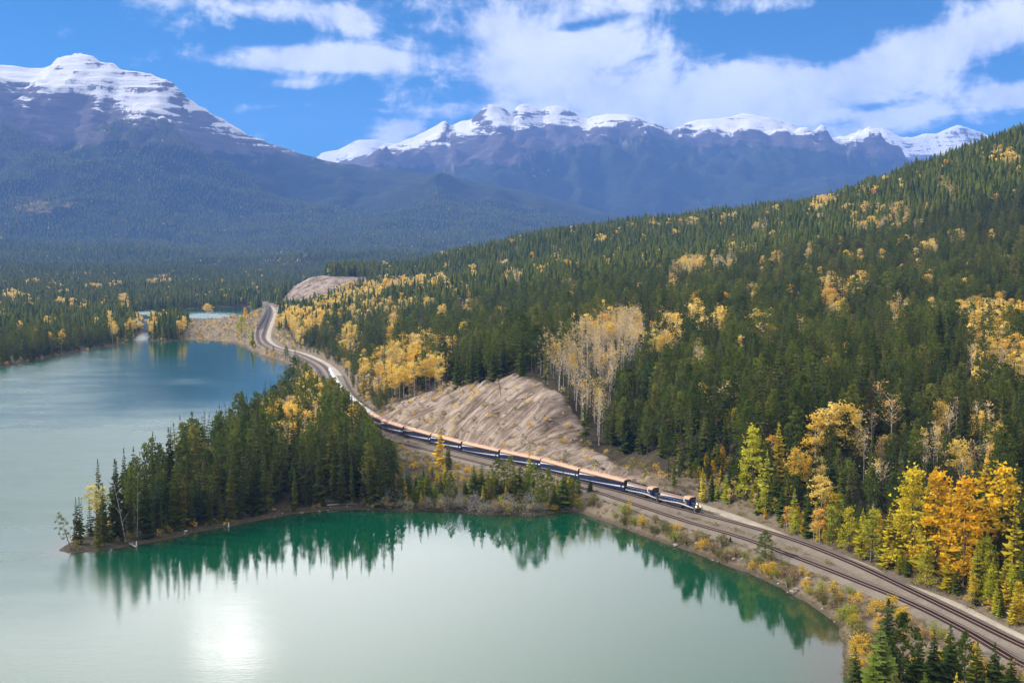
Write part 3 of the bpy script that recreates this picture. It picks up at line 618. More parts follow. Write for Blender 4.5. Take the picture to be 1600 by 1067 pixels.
m_olive = leaf_mat('olive_leaves', [(0, (.17, .15, .045)), (.3, (.24, .19, .08)), (.6, (.14, .15, .045)), (1, (.34, .25, .06))], .35)
SHRM = [leafy_crown(181+i, .60, .1, 12, 14, .11, m_gold if i < 2 else m_olive, 1, 'dome', .24) for i in range(5)]

def rock_mesh(seed):
    q = random.Random(seed); mb = MB(); rings = []
    for k in range(4):
        t = k/3; rr = math.sin(math.pi*(.15+.75*t))*.62; rings.append([(rr*math.cos(a)*q.uniform(.7, 1.3), rr*math.sin(a)*q.uniform(.7, 1.3), .8*t-.15+q.uniform(-.06, .06)) for a in np.linspace(0, 6.283, 7, endpoint=False)])
    mb.loft(rings); return mb.mesh('stone', [m_stone])
m_stone, gg, b = mat('weathered_stone'); gg.put(b.inputs['Base Color'], gg.ramp(gg.n('ShaderNodeObjectInfo').outputs['Random'], [(0, (.10, .08, .065)), (.5, (.22, .185, .155)), (1, (.36, .32, .28))]))
ROCK = [rock_mesh(191+i) for i in range(4)]
m_straw = leaf_mat('dry_grass', [(0, (.20, .16, .06)), (.35, (.30, .23, .10)), (.7, (.14, .14, .045)), (1, (.38, .29, .13))], .35)
TUFT = [leafy_crown(195+i, .75, .02, 7, 9, .20, m_straw, 1, 'dome', .30) for i in range(3)]

def scatter(name, x, y, z, h, rot, idx, protos, wid=None, **props):
    """one object that instances plain trees on its points (the mass nobody could count)"""
    col = bpy.data.collections.new(name+'_kinds')
    for i, m in enumerate(protos):
        o = bpy.data.objects.new('kind_%02d' % i, m); col.objects.link(o)
    me = bpy.data.meshes.new(name); n = len(x); me.vertices.add(n); me.vertices.foreach_set('co', np.stack([x, y, z], -1).astype(np.float32).ravel())
    sc = me.attributes.new('size', 'FLOAT_VECTOR', 'POINT'); w = h if wid is None else wid*h
    sc.data.foreach_set('vector', np.stack([w, w, h], -1).astype(np.float32).ravel())
    ro = me.attributes.new('turn', 'FLOAT_VECTOR', 'POINT'); ro.data.foreach_set('vector', np.stack([rng.normal(0, .025, n), rng.normal(0, .025, n), rot], -1).astype(np.float32).ravel())
    ix = me.attributes.new('kind', 'INT', 'POINT'); ix.data.foreach_set('value', np.asarray(idx, np.int32))
    o = link(name, me, kind='stuff', **props)
    ng = bpy.data.node_groups.new(name, 'GeometryNodeTree'); ng.interface.new_socket('Geometry', in_out='INPUT', socket_type='NodeSocketGeometry'); ng.interface.new_socket('Geometry', in_out='OUTPUT', socket_type='NodeSocketGeometry')
    N = ng.nodes; gi, go, ip, ci = N.new('NodeGroupInput'), N.new('NodeGroupOutput'), N.new('GeometryNodeInstanceOnPoints'), N.new('GeometryNodeCollectionInfo')
    ci.inputs[0].default_value = col; ci.inputs['Separate Children'].default_value = True; ci.inputs['Reset Children'].default_value = True
    def na_(nm, t): a = N.new('GeometryNodeInputNamedAttribute'); a.data_type = t; a.inputs[0].default_value = nm; return a.outputs[0]
    L = ng.links.new; L(gi.outputs[0], ip.inputs['Points']); L(ci.outputs[0], ip.inputs['Instance']); ip.inputs['Pick Instance'].default_value = True
    L(na_('kind', 'INT'), ip.inputs['Instance Index']); L(na_('turn', 'FLOAT_VECTOR'), ip.inputs['Rotation']); L(na_('size', 'FLOAT_VECTOR'), ip.inputs['Scale']); L(ip.outputs[0], go.inputs[0])
    md = o.modifiers.new('trees', 'NODES'); md.node_group = ng; return o

# ------------------------------------------------------------------ vegetation: where the trees stand
# what can be seen past the brow of the hill
UB = np.arange(-300, 1901, 10.0); YB = np.r_[np.arange(150, 2750, 10.0), np.arange(2800, 7800, 50.0)]
_uu, _yy = np.meshgrid(UB, YB); _xx = (_uu-800)/F*_yy
_hh = np.where(_yy < 2750, 0, 0).astype(float); _inn = (_yy < 2750) & (_xx > gx[0]) & (_xx < gx[-1])
_hh[_inn] = hgt(_xx[_inn], _yy[_inn]); _hh[~_inn] = ground(_xx[~_inn], _yy[~_inn])[0]
_el = (_hh-CAM_H)/_yy; RUN = np.maximum.accumulate(np.where(_inn | (_yy > 2750), _el, -9), axis=0)
def seen(x, y, ztop, margin=5.0):
    u = 800+F*x/y; i = np.clip(((u-UB[0])/10+.5).astype(int), 0, len(UB)-1); j = np.clip(np.searchsorted(YB, y-25)-1, 0, len(YB)-1)
    return ((ztop+margin-CAM_H)/y > RUN[j, i]) & ((np.abs(x) < .54*y+100) if np.ndim(x) else True)

GOLD_ = [  # patches of autumn aspen on the hill and in the valley: u, v of the crowns, half width, half height, share, pale share
 (640,565,50,30,.9,.1),(600,592,26,16,.8,.1),(690,552,14,26,.6,.1),(655,538,34,16,.7,.2),(665,590,26,14,.6,.1),(570,590,14,26,.6,0),(540,570,8,10,.8,0),(546,530,16,20,.8,.1),(575,600,12,34,.5,0),
 (455,508,26,26,.9,0),(480,496,34,16,.9,0),(440,516,14,14,.8,0),(520,470,40,10,.7,.1),(560,453,42,12,.8,.1),(610,443,32,10,.7,.1),(660,440,40,9,.55,.2),(600,478,36,10,.6,.2),(640,470,26,7,.6,.2),(690,436,20,6,.5,.2),(550,490,30,10,.4,.2),
 (735,478,12,10,.6,.3),(742,425,5,9,.8,0),(803,432,14,11,.8,.8),(728,480,10,9,.8,.5),(690,490,6,14,.5,.2),(615,505,8,16,.6,.1),(1085,411,26,9,.85,.3),(1070,422,22,9,.7,.9),(1130,411,22,8,.85,.8),(1112,398,6,6,.8,.2),
 (1040,520,26,26,.75,.5),(1088,478,7,20,.8,0),(1094,500,8,12,.8,.1),(1190,503,16,18,.6,.4),(1175,497,7,8,.8,0),(1125,495,9,12,.6,.2),(1095,560,12,24,.6,.9),(1176,455,6,10,.8,0),(1252,508,9,12,.7,.1),(1300,455,14,24,.8,0),(1308,475,18,18,.75,.1),(1340,440,14,14,.8,0),
 (1404,490,15,24,.75,.5),(1356,492,8,14,.5,.5),(1524,485,30,20,.9,0),(1560,487,40,22,.9,0),(1560,552,60,22,.9,.45),(1530,570,22,16,.6,.4),(1262,397,5,7,.8,.3),(1215,405,10,9,.6,.5),(1290,312,16,6,.9,.1),(1275,322,12,5,.7,.2),(1355,298,14,5,.6,.3),(1378,328,48,8,.55,.7),(1395,346,44,9,.6,.5),
 (1340,348,16,6,.6,.7),(1335,401,16,7,.7,.3),(1495,369,16,9,.8,.4),(1381,402,10,7,.6,.6),(1430,380,30,5,.4,.3),(1480,290,16,10,.5,.6),(1560,240,16,8,.4,.6),(1580,250,8,7,.9,0),(1455,385,8,5,.5,0),(1185,356,14,4,.6,.9),(1200,348,10,4,.5,.9),(1130,340,4,5,.8,.3),(1012,335,6,5,.8,.7),(1020,347,5,6,.7,.9),
 (1070,346,14,4,.6,.6),(940,372,5,6,.8,0),(870,405,5,7,.6,.6),(1010,405,8,8,.5,.6),(1050,437,6,8,.5,.4),(845,425,14,8,.25,.6),(950,405,10,6,.35,.3),(1150,390,30,8,.3,.8),(940,690,10,30,.3,.2),(890,450,10,10,.25,.2),
 (255,435,24,9,.75,.5),(240,441,14,6,.6,.4),(30,426,9,5,.9,0),(100,428,40,5,.5,.5),(20,462,20,9,.6,.2),(45,475,10,8,.6,.1),(95,472,8,6,.8,0),(112,473,7,6,.8,0),(50,440,18,4,.5,.4),(150,447,10,4,.7,.5),(178,444,16,5,.5,.5),(440,402,50,11,.22,.3),(395,425,16,8,.3,.1),
 (310,398,50,6,.12,.3),(193,470,9,11,1,0),(205,512,10,10,.75,0),(215,507,6,9,.9,0),(176,512,6,8,.8,.1),(75,504,4,6,.9,0),(28,513,4,6,.9,0),(172,497,5,8,.8,0),(240,505,5,12,.8,0),(284,513,9,10,1,0),(300,508,6,8,.7,0),(325,482,10,9,1,0),(378,500,18,12,.6,0),(395,520,8,20,.7,0),
 (462,642,50,18,.95,.15),(430,640,14,12,.6,.1),(485,634,10,20,.75,0),(468,668,30,10,.35,.3),(345,660,2,2,.5,0),(500,600,20,14,.75,0),(470,606,14,9,.85,0),(545,655,12,16,.5,.3),(120,475,30,6,.5,.3),(300,405,60,8,.12,.2),(170,420,60,8,.08,.3)]
GOLD = [(u_, v_, a_*.75, b_*.8, w_*.85, p_) if (u_ < 330 and v_ < 480) else (u_, v_, a_, b_, w_, p_) for u_, v_, a_, b_, w_, p_ in GOLD_]
PALE_POLY = [(806,566),(830,545),(860,525),(905,505),(960,487),(1000,480),(1012,505),(1000,545),(965,560),(952,600),(940,650),(905,642),(880,610),(850,600),(812,588)]
PALE2 = [(1300,668),(1340,650),(1400,672),(1420,660),(1480,640),(1560,650),(1580,690),(1560,730),(1480,740),(1400,715),(1340,700)]
DEAD = [(1450,330,80,10,.16),(1400,345,40,10,.15),(1320,425,20,20,.25),(600,470,24,8,.4),(640,455,14,7,.4),(1000,325,12,6,.35),(1260,330,30,6,.1),(1360,620,14,24,.3),(780,500,4,10,.4),(1330,395,40,12,.12),(1440,410,60,14,.08)]

def jitter(x0, x1, y0, y1, sp):
    X, Y = np.meshgrid(np.arange(x0, x1, sp), np.arange(y0, y1, sp)); X = X.ravel(); Y = Y.ravel()
    return X+rng.uniform(-.46, .46, len(X))*sp, Y+rng.uniform(-.46, .46, len(X))*sp
CX, CY = [], []
for (x0, x1, y0, y1, sp) in [(-320,420,230,560,4.0),(-420,620,560,1000,4.7),(-700,900,1000,1600,5.7),(-1280,980,1600,2740,6.6)]:
    a, b_ = jitter(x0, x1, y0, y1, sp); k = np.abs(a) < b_*.50+(95 if y0 < 900 else 60); CX.append(a[k]); CY.append(b_[k])
CX = np.concatenate(CX); CY = np.concatenate(CY); CZ = hgt(CX, CY)
ds, dt, dr, cutv, flat_ = (on_grid(Z_, CX, CY) for Z_ in (GDS, GDT, GDR, CUT, FLAT))
u0, v0 = project(CX, CY, CZ)
stripP = (CY < 640) & (CX > -88) & (GX.max() > 0) & (ds > 0) & (ds < 90) & inpoly(CX, CY, [tuple(p) for p in np.vstack([near_t[:380], shore_open[int(len(bay)*0):][::-1][-1:]])]) if False else np.zeros(len(CX), bool)
side = np.ones(len(CX), bool)
# land between the bay and the railway, east of the peninsula wood, is open and planted by hand further down
lakeward = np.zeros(len(CX), bool)
q_ = CY < 1300
nt_ = near_t[near_t[:, 1] < 1300]
i_ = np.array([np.argmin((nt_[:, 1]-yy)**2) for yy in np.arange(200, 1301, 2.0)])
track_x = np.interp(CY, np.arange(200, 1301, 2.0), nt_[i_, 0])
lakeward = (CX < track_x) & (CY < 1300)
open_strip = lakeward & (u0 > 618) & (CY < 640)
ok = (ds > 1.6) & (dt > 7.5) & (dr > 5.5) & (cutv < .42) & (flat_ < .3) & ~open_strip
right_edge = ~lakeward & (CY < 520)
ok &= ~(right_edge & (np.minimum(dt, dr) < 9)); ok &= ~inpoly(u0, v0, [(95,496),(172,484),(176,479),(150,480),(95,489)])
ok &= ~(~lakeward & (CY < 620) & (rng.random(len(CX)) < .28))
ok &= ~(inpoly(u0, v0, [(985,700),(1035,735),(1040,768),(960,750)]))
dens_ = .86 + .50*fbm(CX, CY, 60, 3, 61); ok &= rng.random(len(CX)) < dens_
CX, CY, CZ, ds, dt, dr, lakeward, u0, v0 = (q[ok] for q in (CX, CY, CZ, ds, dt, dr, lakeward, u0, v0))
n = len(CX)
tall = 18.5 + 4.0*fbm(CX, CY, 120, 3, 71) + rng.normal(0, 3.3, n)
pen = lakeward & (CY < 770)
tall += 4.0*fbm(CX, CY, 32, 2, 73)*(CY > 520)
tall = np.where(pen, np.where(u0 > 515, rng.normal(23.5, 2.4, n), rng.normal(21, 3.2, n)), tall); tall = np.where(pen & (ds < 5), tall*rng.uniform(.55, 1.05, n), tall)
edge = np.minimum(np.minimum(dt, dr), 60); tall *= np.where(~pen & (CY < 1500), .50+.50*sstep(7, 30, edge), 1.0)
tall = np.clip(tall*np.where(rng.random(n) < .16, rng.uniform(.45, .8, n), 1), 4, 29)
_lim = np.interp(u0, [470, 500, 520, 536, 550, 566, 585, 600, 640], [555, 586, 590, 600, 618, 634, 656, 680, 704]); _hm = (v0-_lim)*CY/F; tall = np.where(pen & (u0 > 470), np.minimum(tall, np.maximum(_hm, 3.5)), tall)   # the train stays in view past the neck of the peninsula
uc, vc = project(CX, CY, CZ+tall*.62)
pg = np.zeros(n); pb = np.zeros(n)
for cu, cv2, a, b2, w, pl in GOLD:
    e = np.clip(1.5-((uc-cu)/a)**2-((vc-cv2)/b2)**2, 0, 1)*w*.80; pb = np.where(e > pg, pl, pb); pg = np.maximum(pg, e)
pg = np.maximum(pg, .012)                                    # a few lone golden trees anywhere
inpale = inpoly(uc, vc, PALE_POLY) & (CY < 800); pg = np.where(inpale, .93, pg); pb = np.where(inpale, .93, pb)
inp2 = inpoly(uc, vc, PALE2) & (CY < 520); pg = np.where(inp2, .55, pg); pb = np.where(inp2, .7, pb)
pd = np.zeros(n)
for cu, cv2, a, b2, w in DEAD: pd = np.maximum(pd, w*np.clip(1.4-((uc-cu)/a)**2-((vc-cv2)/b2)**2, 0, 1))
r1, r2 = rng.random(n), rng.random(n)
KIND = np.where(r1 < pg, np.where(r2 < pb, 2, 1), np.where(r2 < pd, 3, 0))   # 0 conifer 1 golden aspen 2 thin pale aspen 3 dead conifer
tall = np.where((KIND == 1), np.clip(tall*.86, 4, 19), np.where(KIND == 2, np.clip(tall*.95, 8, 20), tall))
vis = seen(CX, CY, CZ+tall)
CX, CY, CZ, ds, dt, dr, lakeward, u0, v0, tall, KIND, uc, vc = (q[vis] for q in (CX, CY, CZ, ds, dt, dr, lakeward, u0, v0, tall, KIND, uc, vc))
pen = lakeward & (CY < 770)

# which of them are individuals: those that show largest, front to back
order = np.argsort(CY); cov_ = np.zeros((370, 560), bool); shown = np.zeros(len(CX))
for i in order:
    if CY[i] > 1250: break
    ppm = F/CY[i]/3.0; uu_ = uc[i]/3.0; hb_ = tall[i]*ppm; vb = v0[i]/3.0; w_ = max(.09*hb_*1.5, .6)
    x0, x1 = int(max(0, uu_-w_)), int(min(559, uu_+w_)); y0, y1 = int(max(0, vb-hb_)), int(min(369, vb))
    if x1 < 0 or x0 >= 534 or x1 < x0 or y1 < y0 or y0 > 356: continue
    s_ = cov_[y0:y1+1, x0:x1+1]; shown[i] = (~s_).sum(); s_[:] = True
top = {}
for kd, lim in ((0, 195), (1, 270), (2, 285)):
    ii = np.where((KIND == kd) & (shown > 0))[0]; top[kd] = ii[np.argsort(-shown[ii])][:lim]
indiv = np.zeros(len(CX), bool)
for kd in top: indiv[top[kd]] = True
rest = ~indiv
rot_ = rng.uniform(0, 6.28, len(CX)); rk = rng.integers(0, 1000, len(CX)); wid_ = np.clip(rng.normal(1.22, .2, len(CX)), .75, 1.8); wid_ = np.where(pen, np.clip(wid_*.92, .8, 1.5), wid_)
def put(name, sel, idx, protos): scatter(name, CX[sel], CY[sel], CZ[sel]-.2, tall[sel], rot_[sel], idx[sel], protos, wid_[sel])
c_near = np.where(rk % 10 < 7, rk % 4, 4+rk % 2); c_far = 6+rk % 4
put('conifer_forest', rest & ((KIND == 0) | (KIND == 3)), np.where(KIND == 3, 10, np.where(CY < 1150, c_near, c_far)), MID+LOW+REDT)
put('aspen_grove', rest & (KIND == 1), np.where(CY < 1300, rk % 2, 2+rk % 2), ASPM+ASPL)
put('pale_aspen_stand', rest & (KIND == 2), rk % 2, BARM)
# the valley and the lower mountain slopes
fx, fy = [], []
for (x0, x1, y0, y1, sp) in [(-2300,600,2745,4300,9.5),(-3600,900,4300,5600,11.0),(-4300,500,5600,7900,15.0)]:
    a, b_ = jitter(x0, x1, y0, y1, sp); k = (np.abs(a) < b_*.52+40) & (a < .12*b_+120); fx.append(a[k]); fy.append(b_[k])
a, b_ = jitter(-1500, -600, 1500, 2745, 6.4); k = (a < gx[0]) & (np.abs(a) < b_*.52); fx.append(a[k]); fy.append(b_[k])
fx = np.concatenate(fx); fy = np.concatenate(fy); fz, fd, _, _ = ground(fx, fy)
for obm, mx_, my_, mz_ in (left,):                            # the foot of the mountain rises through the valley floor
    i = np.clip(((fx-mx_[0])/25).astype(int), 0, len(mx_)-2); j = np.clip(((fy-my_[0])/25).astype(int), 0, len(my_)-2)
    zz = mz_[j, i]; fz = np.where((fy > my_[0]) & (fx > mx_[0]) & (fx < mx_[-1]), np.maximum(fz, zz), fz)
k = (fd > 2) & seen(fx, fy, fz+20); fx, fy, fz = fx[k], fy[k], fz[k]
fh = np.clip(17+4*fbm(fx, fy, 200, 3, 81)+rng.normal(0, 3, len(fx)), 7, 28); fu, fv = project(fx, fy, fz+fh*.6)
fg = np.zeros(len(fx))
for cu, cv2, a, b2, w, pl in GOLD: fg = np.maximum(fg, w*np.clip(1.6-((fu-cu)/a)**2-((fv-cv2)/b2)**2, 0, 1))
fg = np.maximum(fg*.42, .004); gold_far = rng.random(len(fx)) < fg
fi = np.where(fy < 4300, rng.integers(0, 4, len(fx)), 4+rng.integers(0, 2, len(fx)))
fh = np.where(fy > 4300, fh*1.2, fh)
scatter('valley_forest', fx[~gold_far], fy[~gold_far], fz[~gold_far], fh[~gold_far], rng.uniform(0, 6, (~gold_far).sum()), fi[~gold_far], LOW+VLOW, np.full((~gold_far).sum(), 1.35))
scatter('valley_aspen_grove', fx[gold_far], fy[gold_far], fz[gold_far], fh[gold_far]*.62, rng.uniform(0, 6, gold_far.sum()), rng.integers(0, 2, gold_far.sum()), ASPL, np.full(gold_far.sum(), 1.3))
print('TREES', len(CX), rest.sum(), len(fx), gold_far.sum(), {k: len(v) for k, v in top.items()})

# ------------------------------------------------------------------ trees and shrubs one by one
def tree(name, x, y, z, h, trunk, crown, cat, label=None, group=None, rz=0.0, w=1.0, tint=None, lean=(0, 0)):
    r = bpy.data.objects.new(name, None); COL.objects.link(r); r.location = (x, y, z-.15); r.rotation_euler = (lean[0], lean[1], rz); r.scale = (h*w, h*w, h)
    r['category'] = cat
    if label: r['label'] = label
    if group: r['group'] = group
    if trunk: link('trunk' if crown not in TWG and trunk is not STM else 'stem', trunk, r)
    if crown:
        o = link('branches' if crown in TWG else ('foliage' if crown in SHR else 'crown'), crown, r)
        if crown in TWG: o['kind'] = 'stuff'
        if tint: o.color = tuple(tint)+(1,)
    return r
WORDS = ['first', 'second', 'third', 'fourth', 'fifth', 'sixth', 'seventh', 'eighth', 'ninth', 'tenth', 'eleventh', 'twelfth', 'thirteenth', 'fourteenth', 'fifteenth', 'sixteenth', 'seventeenth', 'eighteenth', 'nineteenth', 'twentieth',
 'twenty-first', 'twenty-second', 'twenty-third', 'twenty-fourth', 'twenty-fifth', 'twenty-sixth', 'twenty-seventh', 'twenty-eighth', 'twenty-ninth', 'thirtieth']
def distinct(items, ends=('lake-end', 'middle', 'hill-end'), by='from the lake side'):
    """items: (label, u, depth, make); gives every one a label of its own as far as looks and place allow"""
    sets = {}
    for it in items: sets.setdefault(it[0], []).append(it)
    def fin(mem, lab):
        mem = sorted(mem, key=lambda t: t[1])
        for k, t in enumerate(mem):
            s = lab if len(mem) == 1 or len(mem) > 9 else '%s %s, %s' % (WORDS[k], lab, by)
            if len(s.split()) > 16: s = s.replace(', '+by, '')
            t[3](' '.join(s.split()[:16]))
    for lab, mem in sets.items():
        if len(mem) <= 4: fin(mem, lab); continue
        us = np.quantile([t[1] for t in mem], [1/3, 2/3]); thirds = {}
        for t in mem: thirds.setdefault(int(np.searchsorted(us, t[1])), []).append(t)
        for k, m3 in thirds.items():
            if len(m3) <= 4: fin(m3, ends[k]+' '+lab); continue
            md = np.median([t[2] for t in m3])
            for nm, f in (('front', lambda t: t[2] <= md), ('rear', lambda t: t[2] > md)): fin([t for t in m3 if f(t)], nm+' '+ends[k]+' '+lab)
def place_of(i):
    """words for where a tree of the forest stands"""
    u, v, y = u0[i], v0[i], CY[i]
    if pen[i]:
        if ds[i] < 9 and v > 793: return 'front', 'on the peninsula\'s near waterline'
        if u < 250: return 'point', 'at the narrow point of the peninsula'
        if u < 400: return 'outer', 'in the outer half of the peninsula wood'
        if u < 510: return 'middle', 'in the middle of the peninsula wood'
        return 'neck', 'at the neck of the peninsula wood'
    if lakeward[i]: return 'farshore', 'on the shore below the bend'
    if u < 260 and v > 470: return 'leftbank', 'on the far wooded lake bank'
    if u < 640 and y < 900: return 'bend', 'behind the road at the bend'
    if u < 800 and y < 900: return 'cutleft', 'above the cut bank\'s low end'
    if u < 1010 and v < 620: return 'cuttop', 'above the cut bank\'s high end'
    if u < 1010: return 'cutright', 'beside the cut bank'
    if u < 1120 and v > 640: return 'loco', 'behind the two locomotives'
    if u < 1290 and v > 690: return 'road', 'at the hill foot along the road'
    if u < 1290 and v > 600: return 'mid', 'above the roadside larches'
    if u < 1290: return 'high', 'far above the locomotives'
    if v > 760: return 'larch', 'among the golden larches by the road'
    if v > 640: return 'grove', 'behind the bright aspen grove'
    return 'upper', 'high above the bright aspen grove'
names = {0: ('conifer_tree', 'conifer'), 1: ('aspen_tree', 'aspen tree'), 2: ('bare_aspen_tree', 'aspen tree')}
FORM = {0: ['slender', 'narrow', 'full', 'ragged', 'broad-based', 'sparse'], 1: ['oval', 'wide-crowned', 'narrow'], 2: ['thin-crowned', 'nearly leafless', 'bushy-topped']}
LOOK = {0: 'dark conifer', 1: 'golden aspen', 2: 'white-stemmed aspen'}
rk = np.where(pen, np.array([0, 1, 2, 4, 60, 61])[rk % 6], rk)
allsel = np.concatenate([top[k] for k in (0, 1, 2)]); entries = {}
for kd in (0, 1, 2):
    for i in top[kd]:
        key, where = place_of(i); pine = kd == 0 and (not pen[i]) and rk[i] % 10 >= 7
        form = 'round-topped' if pine else FORM[kd][rk[i] % len(FORM[kd])]
        size = ('short' if tall[i] < 14 else 'tall' if tall[i] > 21 else 'middling') if kd == 0 else ('short' if tall[i] < 12.5 else 'tall')
        entries.setdefault(('%s %s %s %s' % (size, form, LOOK[kd], where), kd, where), []).append((i, pine))
todo = []
for (lab0, kd, where), mem in entries.items():
    for i, pine in mem:
        def make(lab, i=i, pine=pine, kd=kd, where=where):
            tint = None
            if kd == 0:
                tr, cr = (T_pine, PIN[rk[i] % 3]) if pine else (T_con, SPR[rk[i] % 6])
                tint = (.80, .74, .66) if pen[i] else None
            elif kd == 1: tr, cr = T_asp[rk[i] % 3], ASP[rk[i] % 3]
            else: tr, cr = T_bare[rk[i] % 3], BAR[rk[i] % 3]
            tree(names[kd][0], CX[i], CY[i], CZ[i], tall[i], tr, cr, names[kd][1], lab, '%s %s' % (('conifers', 'golden aspens', 'white-stemmed aspens')[kd], where), rot_[i], wid_[i], tint)
        todo.append((lab0, u0[i], CY[i], make))
distinct(todo)

